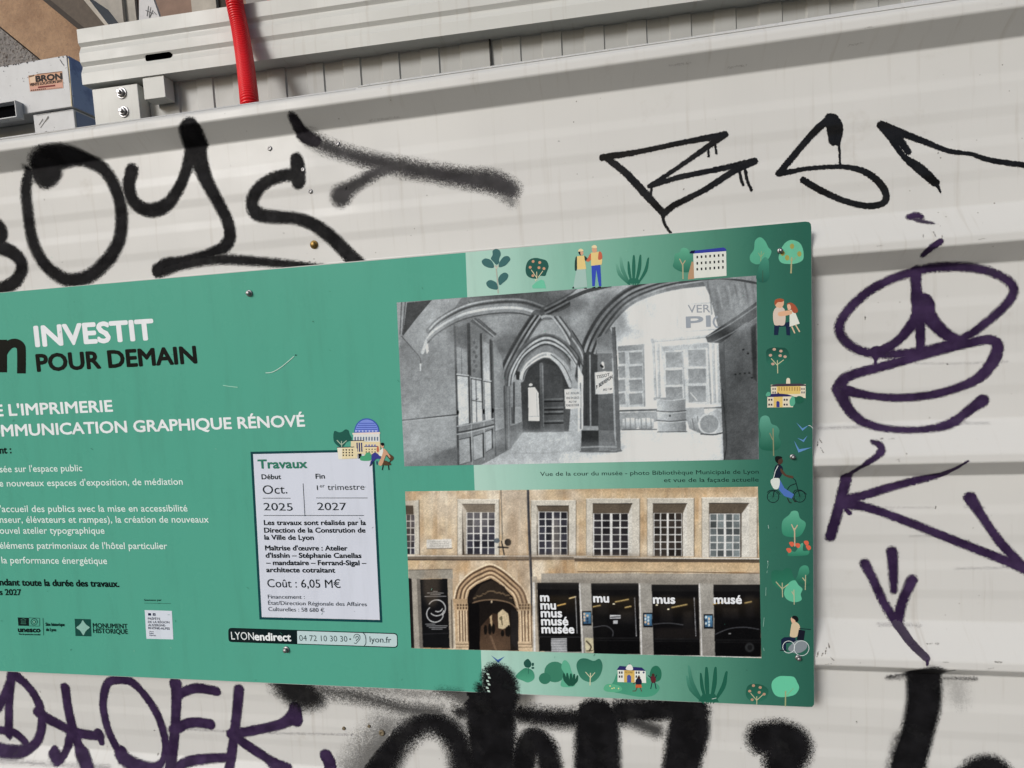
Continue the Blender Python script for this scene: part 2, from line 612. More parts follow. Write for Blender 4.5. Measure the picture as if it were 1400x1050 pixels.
# violet tags, right
T = Z(1100, 280, 3.183)
K = Z(1100, 590, 2.283)
stroke_paint([
    (T((455, 55), (485, 46), (505, 52)), [4, 5, 4], 2.4, 0.95), (T((470, 60), (510, 72), (560, 80)), [3, 3.2, 1.6], 2.2, 0.8),
    (T((520, 214), (548, 190), (590, 160)), [4, 4.8, 4], 1.6, 1.0),
    (T((475, 292), (560, 274), (700, 272), (810, 292), (890, 335), (908, 380), (870, 440), (780, 520), (690, 580), (560, 625), (450, 645), (360, 650), (260, 640), (190, 605), (152, 555), (158, 505), (205, 440), (280, 375), (380, 322), (475, 292)), 5.8, 2.6, 0.97),
    (T((482, 292), (484, 350), (490, 420)), [8, 6.4, 8], 2.0), (T((515, 412), (516, 440), (510, 470)), [9, 14, 12], 1.8),
    (T((505, 470), (460, 530), (400, 595), (310, 650)), [10, 7, 6, 7], 2.0), (T((520, 450), (555, 505), (610, 560), (670, 590)), [10, 9, 7.4, 6], 2.0),
    (T((500, 490), (503, 560), (503, 640)), [6, 6, 5], 1.8), (T((310, 640), (308, 668)), [8, 3], 1.2), (T((308, 660), (307, 692)), 2, 1.0),
    (T((155, 780), (200, 742), (380, 692), (560, 640), (700, 605), (795, 587), (838, 610), (820, 680), (760, 750), (680, 790), (560, 825), (400, 840), (260, 826), (150, 800)), [8, 6.4, 6, 6.4, 6.2, 6.4, 7.4, 8, 7, 6, 5.8, 5.4, 5.4, 8], 2.2, 0.98),
    (T((150, 800), (185, 880), (250, 942), (350, 972), (470, 980), (580, 968), (650, 942), (720, 890), (772, 852)), [9, 6.8, 6, 4.6, 4, 4.6, 5.6, 6.6, 8.4], 2.2, 0.95),
    (T((60, 972), (250, 966), (340, 962)), 0.8, 3.2, 0.28, False), (T((630, 950), (800, 950)), 0.8, 3.2, 0.28, False), (T((480, 690), (700, 690), (880, 682)), 0.6, 3.4, 0.22, False),
    (K((212, 32), (236, 45), (228, 75), (140, 132)), [3, 5, 4, 3.4], 1.8, 0.95),
    (K((130, 140), (108, 230), (80, 328)), [7, 6.6, 6.6], 2.2), (K((120, 215), (180, 200), (300, 164), (440, 130)), [8, 6, 5.4, 4.6], 2.2),
    (K((430, 132), (470, 115), (510, 92)), [5, 3.6, 1.4], 1.4), (K((115, 222), (200, 238), (330, 285), (480, 345), (620, 400), (720, 445)), [8, 5.8, 5.8, 6, 6.4, 7], 2.2),
    (K((515, 206), (560, 275), (610, 345), (665, 405), (710, 450)), [8, 5.8, 6, 6.4, 7], 2.2),
    (K((130, 245), (140, 254)), 3, 1.2), (K((95, 237), (400, 237)), 0.5, 2.8, 0.19, False), (K((330, 326), (440, 326)), 0.5, 3.0, 0.25, False), (K((470, 428), (640, 424)), 0.6, 3.4, 0.25, False), (K((500, 235), (560, 236)), 0.6, 3.2, 0.28, False),
    (K((188, 412), (215, 465), (248, 535), (282, 590)), [6.6, 5.8, 5.6, 6.4], 2.6), (K((272, 374), (276, 440), (278, 496)), [7, 6, 4.6], 2.6),
    (K((335, 462), (305, 530), (290, 590)), [6.8, 6.2, 7], 2.6), (K((288, 598), (335, 662), (378, 704)), [6.6, 5.8, 5], 1.0, 0.80), (K((380, 702), (382, 728)), [2.6, 1.8], 0.8, 0.9),
    (K((230, 602), (360, 604)), 0.8, 3.6, 0.28, False),
], 1.6, M['spray_purple'], 'graffiti_tag', 'violet spray face with looped mouth and angular letters below', hoarding, 0.0006, fat=1.14)

# violet tag, lower left
T = Z(0, 900, 2.8)
stroke_paint([
    (T((-60, 250), (0, 178), (45, 80)), 5.2, 1.6), (T((44, 62), (36, 160), (34, 290)), [5.6, 5, 5], 1.6), (T((30, 285), (38, 310)), [3, 1], 1.0),
    (T((-50, 268), (0, 274), (58, 286), (95, 318)), 4.6, 1.4),
    (T((55, 62), (115, 115), (153, 185), (161, 255), (142, 318), (95, 353), (30, 356), (-40, 340)), [5.6, 5.2, 5.2, 5.4, 5.4, 5.4, 5, 5], 1.6),
    (T((250, 112), (262, 195), (285, 290), (318, 370), (345, 450)), [5.8, 5.4, 6, 5.8, 5.8], 1.6), (T((145, 205), (200, 240), (290, 282), (385, 298)), [6, 6, 6, 5.2], 1.6),
    (T((378, 285), (390, 322)), [5.6, 3.6], 1.2), (T((272, 290), (255, 350), (228, 388), (203, 355)), [5.6, 5, 5, 4.6], 1.6),
    (T((470, 82), (415, 92), (395, 165), (405, 240), (430, 310), (475, 380), (530, 412), (595, 420), (632, 372), (630, 300), (600, 210), (550, 135), (500, 88), (455, 82)), 4.8, 1.5), (T((468, 350), (470, 380)), 5, 1.4),
    (T((672, 98), (676, 140), (670, 270), (655, 400), (648, 460)), [8, 6.6, 6, 6.8, 6.6], 1.6), (T((676, 150), (700, 130), (755, 114), (828, 126)), 5.8, 1.5), (T((665, 275), (730, 246), (806, 252)), [6.4, 6, 6.2], 1.5),
    (T((640, 440), (720, 395), (800, 380), (885, 378)), 4.8, 1.5),
    (T((915, 120), (902, 250), (876, 440)), [6.6, 6, 6], 1.6), (T((885, 290), (980, 274), (1080, 250), (1130, 214)), [6.4, 5.8, 6.2, 9], 1.6), (T((1130, 190), (1135, 235)), 8, 1.5),
    (T((895, 295), (985, 358), (1100, 430)), [6.4, 6, 6], 1.6), (T((1248, 372), (1262, 400), (1268, 440)), [8, 8, 7], 1.4),
    (T((-30, 392), (150, 402), (420, 416)), 0.8, 3, 0.4, False), (T((640, 268), (1000, 285), (1350, 292)), 0.5, 2.4, 0.35, False),
], 1.6, M['spray_purple'], 'graffiti_tag', 'violet spray word in thin looping capitals under the sign', hoarding, 0.0006, fat=1.06)

# fat black throw-up along the bottom
A = Z(400, 880, 2.8)
B = Z(850, 880, 2.545)
stroke_paint([
    (A((-60, 150), (20, 185), (85, 205)), [8, 22, 14], 11, 0.9), (A((90, 175), (200, 190), (330, 220), (440, 250), (560, 265)), [7, 8, 8, 9, 9], 13, 0.72),
    (A((-70, 175), (120, 165), (400, 185), (640, 200)), 3, 12, 0.5), (A((560, 150), (700, 220)), 14, 10, 0.6),
    (A((290, 560), (335, 470), (385, 395), (445, 335), (520, 300), (590, 325), (645, 400), (670, 520)), [24, 22, 19, 16, 16, 18, 20, 22], [12][0], 0.97),
    (A((240, 500), (300, 420), (360, 340)), 20, 24, 0.55),
    (A((765, 130), (755, 220), (760, 330), (770, 560)), [34, 37, 34, 32], 7), (A((690, 250), (700, 330), (712, 520)), 12, 9, 0.9),
    (A((640, 262), (800, 262), (1000, 284), (1150, 284), (1300, 272), (1420, 252)), [10, 12, 13, 15, 15, 14], 11, 0.96),
    (A((870, 560), (890, 420), (925, 370), (965, 400), (985, 470), (1000, 560)), [16, 18, 18, 17, 17, 17], 7),
    (A((1165, 285), (1166, 380), (1168, 560)), [29, 31, 32], 6),
    (B((0, 235), (100, 232), (180, 225), (262, 232)), [17, 17, 17, 17], 8, 0.98), (B((235, 225), (232, 300), (215, 380), (200, 480)), [26, 28, 26, 25], 6),
    (A((1290, 290), (1390, 330)), 10, 10, 0.8),
    (B((500, 330), (560, 320), (600, 350), (590, 400), (540, 390)), [26, 24, 24, 20, 20], 10), (B((560, 400), (575, 520)), 27, 9),
    (B((1050, 100), (1050, 200), (1030, 300), (1000, 400), (980, 500)), [25, 24, 23, 24, 25], 5), (B((975, 330), (950, 440)), 10, 10, 0.8),
    (B((925, 112), (1000, 106), (1110, 98), (1155, 92)), [1, 2.5, 2.5, 1], 2.5, 0.95, False), (B((925, 118), (1050, 114), (1230, 122)), 2, 5, 0.8, False), (B((1110, 120), (1160, 135), (1170, 190)), 10, 18, 0.22),
    (B((1180, 500), (1230, 440), (1290, 430), (1330, 470)), 18, 8),
], 2.4, M['spray_black'], 'graffiti_tag', 'huge soft edged black spray letters along the bottom', hoarding, 0.0009)

# chips, scuffs and dirt on the fold edges
random.seed(5)
sc = []
for i in range(13):
    px = random.uniform(1115, 1395)
    base = random.choice([(632, -6), (913, -8), (347, -8), (600, 0), (880, 0), (905, 0)])
    y = base[0] + base[1] * random.random() + (px - 1113) * {347: -0.085, 632: -0.02, 913: 0.027}.get(base[0], 0.0)
    sc.append(([(px, y), (px + random.uniform(2, 9), y + random.uniform(-1.5, 1.0))], random.uniform(0.3, 0.8), 1.0, random.uniform(0.25, 0.55)))
for px, y in ((1120, 600), (1122, 612), (1118, 604), (1125, 893), (1130, 886), (1136, 899), (1119, 890), (1133, 880), (1288, 322), (1276, 317), (1262, 321)):
    sc.append(([(px, y), (px + random.uniform(-3, 4), y + random.uniform(3, 9))], 0.5, 0.9, 0.7))
for i in range(60):
    px, py = random.uniform(0, 1400), random.uniform(180, 1040)
    sc.append(([(px, py), (px + random.uniform(-1.5, 1.5), py + random.uniform(-1, 2.5))], random.uniform(0.35, 0.9), 0.8, random.uniform(0.5, 0.9)))
for (a, b) in (((915, 90), (945, 86)), ((1182, 39), (1192, 36)), ((1362, 8), (1370, 5)), ((505, 165), (545, 160)), ((640, 108), (650, 107)), ((1160, 62), (1180, 59)), ((995, 93), (1020, 89))):
    sc.append(([a, b], 0.35, 1.3, 0.25))
stroke_paint(sc, 0.8, m_spray('brown_scuff_dirt', (0.06, 0.05, 0.04), (0.10, 0.08, 0.06), 700), 'scuff_marks', None, hoarding, 0.0004)['kind'] = 'stuff'


# screws and rivets
def fastener(name, px, py, rpx, mat, parent, ysurf, kind):
    c = on_y(px, py, ysurf)
    sc_ = np.linalg.norm(on_y(px + 1, py, ysurf) - c)
    r = rpx * sc_ * 0.9
    b = MB()
    if kind == 'rivet':
        b.lathe(c, (0, -1, 0), [(r, -0.001), (r, 0.0006), (r * 0.72, 0.0016), (r * 0.42, 0.0020), (r * 0.40, 0.0012), (r * 0.1, 0.0010)], 20)
    elif kind == 'hex':
        b.lathe(c, (0, -1, 0), [(r * 1.25, -0.001), (r * 1.3, 0.0008), (r * 1.2, 0.0016), (r * 0.6, 0.0018)], 20)
        b.lathe(c, (0, -1, 0), [(r * 0.9, 0.0015), (r * 0.9, 0.0055), (r * 0.7, 0.0066)], 6)
    else:
        b.lathe(c, (0, -1, 0), [(r, -0.001), (r * 1.02, 0.0008), (r * 0.9, 0.0022), (r * 0.5, 0.0032), (r * 0.34, 0.0033), (r * 0.28, 0.0016), (r * 0.1, 0.0015)], 20)
    o = b.build(name, mat, parent, 0.0, True)
    return o


for px, py, r in ((369, 203, 3.4), (461.5, 196.5, 3.6), (424.5, 261.5, 3.2), (414.5, 232, 3.2)):
    w3 = on_wall(px, py)
    o = fastener('rivet', px, py, r, M['zinc'], hoarding, w3[1] - 0.0003, 'rivet')
w3 = on_wall(429.5, 334.5)
fastener('brass_screw', 429.5, 334.5, 4.6, M['brass'], hoarding, w3[1] - 0.0003, 'hex')
for px, py, r in ((522, 1002, 4.5), (504.5, 993, 2.3), (470, 996, 2.5)):
    w3 = on_wall(px, py)
    fastener('rivet', px, py, r, m_plain('rusty_rivet', (0.16, 0.13, 0.08), 0.6), hoarding, w3[1] - 0.001, 'rivet')


# ------------------------------------------------------------------ information sign
YS = -RIB - 0.0062                 # printed face of the sign
SIGN_C = on_y(560, 960, YS)
sign = thing('information_sign', 'large green printed works information sign screwed to the ribbed hoarding', 'sign', (float(SIGN_C[0]), YS, float(SIGN_C[2])))


def spt(px, py, y=YS):
    return on_y(px, py, y)


outline = [(-420, 437), (1101, 302.7), (1106, 303.4), (1108.6, 306), (1109.3, 311), (1113.3, 958), (1113, 963.5), (1110.5, 966.6), (1105, 966.8), (-420, 899)]


def build_panel():
    V, Fc = [], []
    n = len(outline)
    for y in (YS, YS + 0.003):
        for p in outline:
            q = spt(*p)
            V.append((q[0], y, q[2]))
    for i in range(n):
        j = (i + 1) % n
        Fc.append((i, i + n, j + n, j))
    Fc.append(tuple(range(n))[::-1]); Fc.append(tuple(range(n, 2 * n)))
    o = mesh_obj('panel', V, Fc, M['panel_edge'], sign)
    return o


build_panel()
LAY = 0.00012


class Print:
    """flat inks printed on the sign: polygons in picture pixels at a layer"""
    def __init__(self, layer, y=None, pt=None):
        self.V, self.F, self.C = [], [], []
        self.layer = layer
        self.sub = 0.0
        self.pt = pt or (lambda px, py, h: on_y(px, py, YS - h))

    def h(self):
        self.sub += 0.000004
        return (self.layer * LAY + self.sub)

    def raw(self, V, Fc, C):
        k = len(self.V)
        self.V += list(V); self.C += list(C)
        self.F += [tuple(i + k for i in f) for f in Fc]

    def poly(self, pts, c, c2=None, horiz=False):
        P = [tuple(p) for p in pts]
        h = self.h()
        V = [self.pt(p[0], p[1], h) for p in P]
        # keep the front side towards the viewer
        ar = sum(P[i][0] * P[(i + 1) % len(P)][1] - P[(i + 1) % len(P)][0] * P[i][1] for i in range(len(P)))
        f = tuple(range(len(P)))
        if ar > 0:
            f = f[::-1]
        c = np.array(c, float)
        if c2 is None:
            C = [c] * len(P)
        else:
            k = 0 if horiz else 1
            ys = [p[k] for p in P]; lo, hi = min(ys), max(ys)
            C = [c + (np.array(c2, float) - c) * ((p[k] - lo) / max(hi - lo, 1e-6)) for p in P]
        self.raw(V, [f], C)

    def blob(self, pts, c, c2=None, n=5):
        self.poly(cat(pts, True, n), c, c2)

    def ell(self, cx, cy, rx, ry, c, c2=None, n=20, rot=0):
        pts = []
        for i in range(n):
            t = 2 * math.pi * i / n
            a, b = rx * math.cos(t), ry * math.sin(t)
            pts.append((cx + a * math.cos(rot) - b * math.sin(rot), cy + a * math.sin(rot) + b * math.cos(rot)))
        self.poly(pts, c, c2)

    def line(self, pts, wpx, c, smooth=False):
        P = cat(pts, False, 5) if smooth and len(pts) > 2 else np.array(pts, float)
        for a, b in zip(P[:-1], P[1:]):
            a, b = np.array(a, float), np.array(b, float)
            d = b - a
            L = np.hypot(*d)
            if L < 1e-6:
                continue
            nrm = np.array([-d[1], d[0]]) / L * wpx / 2
            e = d / L * (wpx * 0.18 if len(P) > 2 else 0)
            self.poly([a - e + nrm, b + e + nrm, b + e - nrm, a - e - nrm], c)

    def ring(self, cx, cy, r, wpx, c, n=28):
        for i in range(n):
            t0, t1 = 2 * math.pi * i / n, 2 * math.pi * (i + 1) / n
            self.poly([(cx + (r + wpx / 2) * math.cos(t), cy + (r + wpx / 2) * math.sin(t)) for t in (t0, t1)] + [(cx + (r - wpx / 2) * math.cos(t), cy + (r - wpx / 2) * math.sin(t)) for t in (t1, t0)], c)

    def text(self, s, p0, p1, cap, c, bold=0.0):
        V2, F2, W = glyphs(s)
        p0, p1 = np.array(p0, float), np.array(p1, float)
        ex = (p1 - p0) / W
        ld_ = np.hypot(*ex)
        # letters stand square to the sign, not to the picture
        mid = (p0 + p1) / 2
        a3 = on_y(mid[0], mid[1], YS)
        up3 = a3 + np.array([0, 0, 0.01])
        upx = project(up3)
        ey = upx - mid
        ey = ey / np.hypot(*ey) * (cap / CAPH)
        offs = [(0, 0)]
        if bold:
            r = bold * cap
            nb = 8 if r > 0.9 else 6
            offs += [(r * math.cos(2 * math.pi * k / nb), r * math.sin(2 * math.pi * k / nb)) for k in range(nb)]
            if r > 1.6:
                offs += [(0.5 * r * math.cos(2 * math.pi * k / nb), 0.5 * r * math.sin(2 * math.pi * k / nb)) for k in range(nb)]
        for ox, oy in offs:
            h = self.h()
            V = [self.pt(p0[0] + ox + ex[0] * v[0] + ey[0] * v[1], p0[1] + oy + ex[1] * v[0] + ey[1] * v[1], h) for v in V2]
            self.raw(V, F2, [np.array(c, float)] * len(V))

    def build(self, name, parent, mat=None, label=None):
        me = bpy.data.meshes.new(name)
        me.from_pydata([tuple(map(float, v)) for v in self.V], [], self.F)
        ca = me.color_attributes.new('ink', 'FLOAT_COLOR', 'POINT')
        C = np.ones((len(self.V), 4), np.float32)
        C[:, :3] = np.minimum(lin(np.array(self.C)) * KP, 0.9)
        ca.data.foreach_set('color', C.ravel())
        me.materials.append(mat or M['ink'])
        o = new_obj(name, me, parent)
        if label:
            o['label'] = label
        return o


def project(p):
    d = AX.T @ (np.array(p) - CAM)
    return np.array([700 + F_PX * d[0] / -d[2], 525 - F_PX * d[1] / -d[2]])


_gl = {}


def glyphs(s):
    if s in _gl:
        return _gl[s]
    cu = bpy.data.curves.new('lettering', 'FONT')
    cu.body = s
    cu.size = 1.0
    cu.resolution_u = 3
    o = bpy.data.objects.new('lettering', cu)
    COL.objects.link(o)
    dg = bpy.context.evaluated_depsgraph_get()
    me = bpy.data.meshes.new_from_object(o.evaluated_get(dg))
    V = np.zeros(len(me.vertices) * 3)
    me.vertices.foreach_get('co', V)
    V = V.reshape(-1, 3)[:, :2]
    Fc = [tuple(p.vertices) for p in me.polygons]
    bpy.data.objects.remove(o)
    bpy.data.curves.remove(cu)
    bpy.data.meshes.remove(me)
    x0, x1 = V[:, 0].min(), V[:, 0].max()
    V = V - [x0, 0]
    _gl[s] = (V, Fc, x1 - x0)
    return _gl[s]


CAPH = 1.0
CAPH = float(glyphs('H')[0][:, 1].max())

WHITE, BLACK, INKG = (226, 230, 232), (12, 14, 16), (22, 42, 40)

# background inks: plain green field, then the pale-to-dark printed band on the right
bg = Print(1)
bg.poly([(-419, 436.6), (638, 345.2), (660, 946.6), (-419, 898.6)], (81, 158, 137))
top0, bot0 = np.array((636.5, 345.1)), np.array((659.6, 946.4))
stops = [(0, (172, 205, 192)), (0.12, (160, 198, 184)), (0.3, (134, 182, 164)), (0.5, (108, 162, 142)), (0.7, (80, 136, 116)), (0.86, (54, 108, 92)), (1.0, (44, 94, 80))]
prev = None
for t, c in stops:
    a = (636.5 + (1101 - 636.5) * t, 345.1 + (302.9 - 345.1) * t)
    b = (659.6 + (1105 - 659.6) * t, 946.4 + (966.6 - 946.4) * t)
    if prev:
        bg.poly([prev[0], a, b, prev[1]], (0, 0, 0))
        bg.C[-4:] = [np.array(prev[2], float), np.array(c, float), np.array(c, float), np.array(prev[2], float)]
    prev = (a, b, c)
bg.poly([(1101, 302.9), (1106, 303.6), (1108.4, 306.2), (1109.1, 311), (1113.1, 958), (1112.8, 963.3), (1110.3, 966.4), (1105, 966.6)], (44, 94, 80))
bg.build('printed_background', sign)

# headings
q = Z(0, 400, 3.043)
P_ = Print(3)
P_.text('INVESTIT', *q((151, 223), (641, 193)), 26.5, (226, 228, 236), 0.055)
P_.text('POUR DEMAIN', *q((157, 327), (818, 292)), 22.4, (14, 18, 18), 0.052)
P_.build('heading_lettering', sign)
P_ = Print(3)
P_.line(q((11, 332), (11, 196)), 12.0, (14, 18, 18))
P_.line(q((89, 330), (89, 245), (84, 222), (66, 211), (44, 214), (24, 232), (12, 252)), 12.0, (14, 18, 18), True)
P_.build('wordmark_letter', sign, None, 'big black cut off letter n')
P_ = Print(3)
P_.text("L'IMPRIMERIE", *q((40, 512), (469, 494)), 15.2, WHITE, 0.04)
P_.text('DE', *q((-62, 517), (14, 513)), 15.2, WHITE, 0.04)
P_.text('MMUNICATION GRAPHIQUE RÉNOVÉ', *q((9, 598), (1268, 556)), 15.2, WHITE, 0.04)
P_.text('CO', *q((-82, 602), (2, 598)), 15.2, WHITE, 0.04)
P_.build('heading_lettering', sign)

q = Z(0, 580, 3.088)
P_ = Print(3)
PALE = (214, 230, 224)
P_.text('nt :', *q((0, 124), (48, 122)), 9.6, (12, 26, 24), 0.05)
for s, a, b in (("sée sur l'espace public", (0, 203), (348, 198)), ("e nouveaux espaces d'exposition, de médiation", (-2, 263), (772, 255)),
                ("'accueil des publics avec la mise en accessibilité", (2, 371), (792, 368)), ('nseur, élévateurs et rampes), la création de nouveaux', (0, 416), (882, 415)),
                ('ouvel atelier typographique', (0, 462), (442, 462)), ("éléments patrimoniaux de l'hôtel particulier", (0, 525), (707, 527)), ('la performance énergétique', (8, 587), (453, 590))):
    P_.text(s, *q(a, b), 9.0, PALE, 0.012)
P_.text('ndant toute la durée des travaux.', *q((0, 680), (503, 687)), 8.8, (12, 26, 24), 0.05)
P_.text('s 2027', *q((0, 721), (90, 722)), 8.0, (12, 26, 24), 0.04)
P_.build('body_lettering', sign)

# partner marks along the foot
q = Z(0, 830, 5.385)
P_ = Print(3)
DK = (14, 40, 36)
P_.poly(q((130, 76), (213, 79), (213, 139), (135, 137)), (12, 28, 28))
for k in range(4):
    P_.line(q((158 + k * 9, 97), (158 + k * 9, 118)), 0.7, (58, 110, 92))
P_.line(q((152, 122), (192, 123)), 0.8, (58, 110, 92)); P_.line(q((152, 94), (172, 84), (192, 95)), 0.8, (58, 110, 92))
for a, b in (((213, 79), (292, 82)), ((292, 82), (292, 140)), ((213, 139), (292, 140))):
    P_.line(q(a, b), 0.6, DK)
P_.ring(*q((251, 109))[0], 4.4, 0.7, DK, 20)
P_.poly(q((251, 92), (266, 109), (251, 126), (236, 109)), DK)
P_.poly(q((251, 97), (261, 109), (251, 121), (241, 109)), (110, 170, 148))
P_.text('unesco', *q((135, 183), (297, 185)), 6.6, (10, 22, 22), 0.07)
P_.text('Site du patrimoine mondial', *q((140, 204), (296, 208)), 2.0, DK, 0.05)
P_.line(q((316, 80), (321, 208)), 0.5, DK)
P_.text('Site historique', *q((337, 138), (476, 140)), 4.2, DK, 0.05)
P_.text('de Lyon', *q((340, 176), (412, 178)), 4.2, DK, 0.05)
P_.build('heritage_emblem', sign, None, 'dark heritage emblem with temple icon and small lettering')
P_ = Print(3)
P_.poly(q((549, 86), (668, 90), (673, 216), (556, 213)), (26, 72, 64))
P_.blob(q((609, 97), (624, 118), (640, 134), (660, 150), (642, 166), (628, 182), (614, 207), (598, 184), (584, 168), (562, 152), (582, 134), (596, 118)), (138, 180, 168))
P_.text('MONUMENT', *q((686, 152), (940, 158)), 6.2, DK, 0.045)
P_.text('HISTORIQUE', *q((688, 190), (942, 198)), 6.2, DK, 0.045)
P_.build('monument_emblem', sign, None, 'dark green square emblem with pale four pointed shape')
P_ = Print(3)
P_.poly(q((1065, 22), (1265, 28), (1276, 238), (1078, 233)), (206, 212, 222))
P_.poly(q((1090, 44), (1112, 45), (1113, 63), (1091, 62)), (20, 26, 60)); P_.poly(q((1124, 45), (1145, 46), (1146, 64), (1125, 63)), (30, 34, 60))
P_.poly(q((1132, 52), (1138, 52), (1138, 58), (1132, 58)), (190, 196, 206))
for s, a, b in (('PRÉFÈTE', (1090, 93), (1180, 95)), ('DE LA RÉGION', (1091, 117), (1248, 120)), ('AUVERGNE-', (1092, 140), (1222, 143)), ('RHÔNE-ALPES', (1093, 162), (1250, 166))):
    P_.text(s, *q(a, b), 2.9, (20, 26, 50), 0.04)
for s, a, b in (('Liberté', (1099, 184), (1132, 185)), ('Égalité', (1100, 198), (1132, 199)), ('Fraternité', (1101, 212), (1148, 214))):
    P_.text(s, *q(a, b), 1.7, (50, 54, 80), 0.02)
q2 = Z(0, 580, 3.088)
P_.text('Soutenu par', *q2((609, 746), (682, 746)), 2.6, DK, 0.02)
P_.line(q2((609, 755), (722, 757)), 0.4, DK)
P_.build('prefecture_card', sign, None, 'small white card with dark lettering')

# works box
q = Z(300, 560, 3.088)
P_ = Print(3)
P_.poly(q((131, 178), (652, 168), (688, 899), (169, 886)), (22, 66, 70))
P_.poly(q((142, 188), (643, 178), (677, 888), (179, 876)), (206, 210, 222))
P_.build('works_box', sign, None, 'pale printed box with dark teal border')
P_ = Print(5)
DT = (34, 40, 44)
P_.text('Travaux', *q((165, 248), (370, 246)), 11.6, (52, 118, 98), 0.055)
P_.text('Début', *q((179, 294), (260, 293)), 6.6, (24, 34, 36), 0.035)
P_.text('Fin', *q((407, 292), (445, 291)), 6.6, (24, 34, 36), 0.035)
P_.text('Oct.', *q((184, 357), (287, 354)), 12.0, DT, 0.0)
P_.text('1', *q((412, 340), (416.5, 340)), 6.4, DT, 0.0)
P_.text('er', *q((424, 329), (445, 328)), 4.6, DT, 0.0)
P_.text('trimestre', *q((457, 340), (612, 338)), 8.0, DT, 0.0)
for a, b in (((183, 374), (300, 374)), ((408, 373), (625, 373)), ((353, 312), (361, 450)), ((187, 447), (610, 447))):
    P_.line(q(a, b), 0.75, (40, 48, 54))
P_.text('2025', *q((188, 425), (310, 427)), 10.2, DT, 0.0)
P_.text('2027', *q((414, 424), (537, 425)), 10.2, DT, 0.0)
for s, a, b in (('Les travaux sont réalisés par la', (189, 487), (618, 487)), ('Direction de la Constrution de', (190, 519), (616, 519)), ('la Ville de Lyon', (191, 549), (398, 550)),
                ("Maîtrise d'œuvre : Atelier", (194, 594), (540, 595)), ("d'Isshin – Stéphanie Canellas", (196, 625), (599, 626)), ('– mandataire – Ferrand-Sigal –', (198, 656), (620, 657)), ('architecte cotraitant', (199, 686), (488, 688))):
    P_.text(s, *q(a, b), 6.5, (20, 26, 30), 0.045)
P_.text('Coût : 6,05 M€', *q((203, 750), (512, 753)), 11.2, DT, 0.0)
for s, a, b in (('Financement :', (205, 798), (360, 799)), ('État/Direction Régionale des Affaires', (206, 824), (622, 830)), ('Culturelles : 58 680 €', (207, 850), (443, 855))):
    P_.text(s, *q(a, b), 5.4, (60, 66, 74), 0.0)
P_.build('works_lettering', sign)


def rrect(pts, r, n=5):
    """quad with rounded corners given in pixels"""
    P = np.array(pts, float)
    out = []
    for i in range(4):
        a, b, c = P[i - 1], P[i], P[(i + 1) % 4]
        p, s = b + (a - b) / np.linalg.norm(a - b) * r[i], b + (c - b) / np.linalg.norm(c - b) * r[i]
        if r[i] < 0.01:
            out.append(b); continue
        for t in np.linspace(0, 1, n):
            out.append((1 - t) ** 2 * p + 2 * t * (1 - t) * b + t * t * s)
    return out


P_ = Print(3)
P_.poly(rrect(q((37, 921), (752, 944), (753, 1006), (38, 981)), (5, 5, 5, 5)), (14, 30, 32))
P_.poly(rrect(q((328, 934), (749, 948), (750, 1002), (329, 988)), (0.01, 4.4, 4.4, 0.01)), (186, 206, 208))
P_.text('LYON', *q((51, 970), (147, 973)), 10.4, (226, 230, 232), 0.0)
P_.text('endirect', *q((150, 973), (302, 977)), 10.2, (226, 230, 232), 0.05)
P_.text('04 72 10 30 30', *q((338, 976), (541, 980)), 7.8, (40, 60, 62), 0.0)
P_.ell(*q((552, 969))[0], 1.2, 1.2, (30, 50, 52))
e0 = q((580, 968))[0]
P_.line([(e0[0] - 4, e0[1] - 1), (e0[0] - 3.4, e0[1] - 4.6), (e0[0] + 0.5, e0[1] - 6.4), (e0[0] + 4, e0[1] - 4), (e0[0] + 4, e0[1] + 0.4), (e0[0] + 1, e0[1] + 4), (e0[0] - 1.2, e0[1] + 6.2), (e0[0] - 3.6, e0[1] + 5.6)], 0.9, (40, 60, 62), True)
P_.line([(e0[0] - 1.4, e0[1] - 0.6), (e0[0] - 0.8, e0[1] - 3.4), (e0[0] + 1.8, e0[1] - 2.8), (e0[0] + 1.6, e0[1] + 0.4), (e0[0] - 0.6, e0[1] + 1.6), (e0[0] - 0.4, e0[1] + 3)], 0.9, (40, 60, 62), True)
P_.line(q((606, 942), (616, 956), (618, 986), (609, 1000)), 0.9, (30, 50, 52), True)
P_.text('lyon.fr', *q((635, 982), (726, 985)), 8.0, (40, 60, 62), 0.0)
P_.build('contact_bar', sign, None, 'black and pale rounded bar with phone number')

q = Z(540, 630, 2.745)
P_ = Print(3)
P_.text('Vue de la cour du musée - photo Bibliothèque Municipale de Lyon', *q((545, 57), (1365, 48)), 5.6, INKG, 0.0)
P_.text('et vue de la façade actuelle', *q((1010, 80), (1365, 78)), 5.6, INKG, 0.0)
P_.build('caption_lettering', sign)

# ---- little drawings along the printed band
TR = (186, 168, 138)


def stick(P_, z, pts, wd, c=TR):
    P_.line(z(*pts), wd, c)


def drawing(name, label=None):
    return Print(3), name, label


def done(P_, name, label=None):
    P_.build(name, sign, None, label)


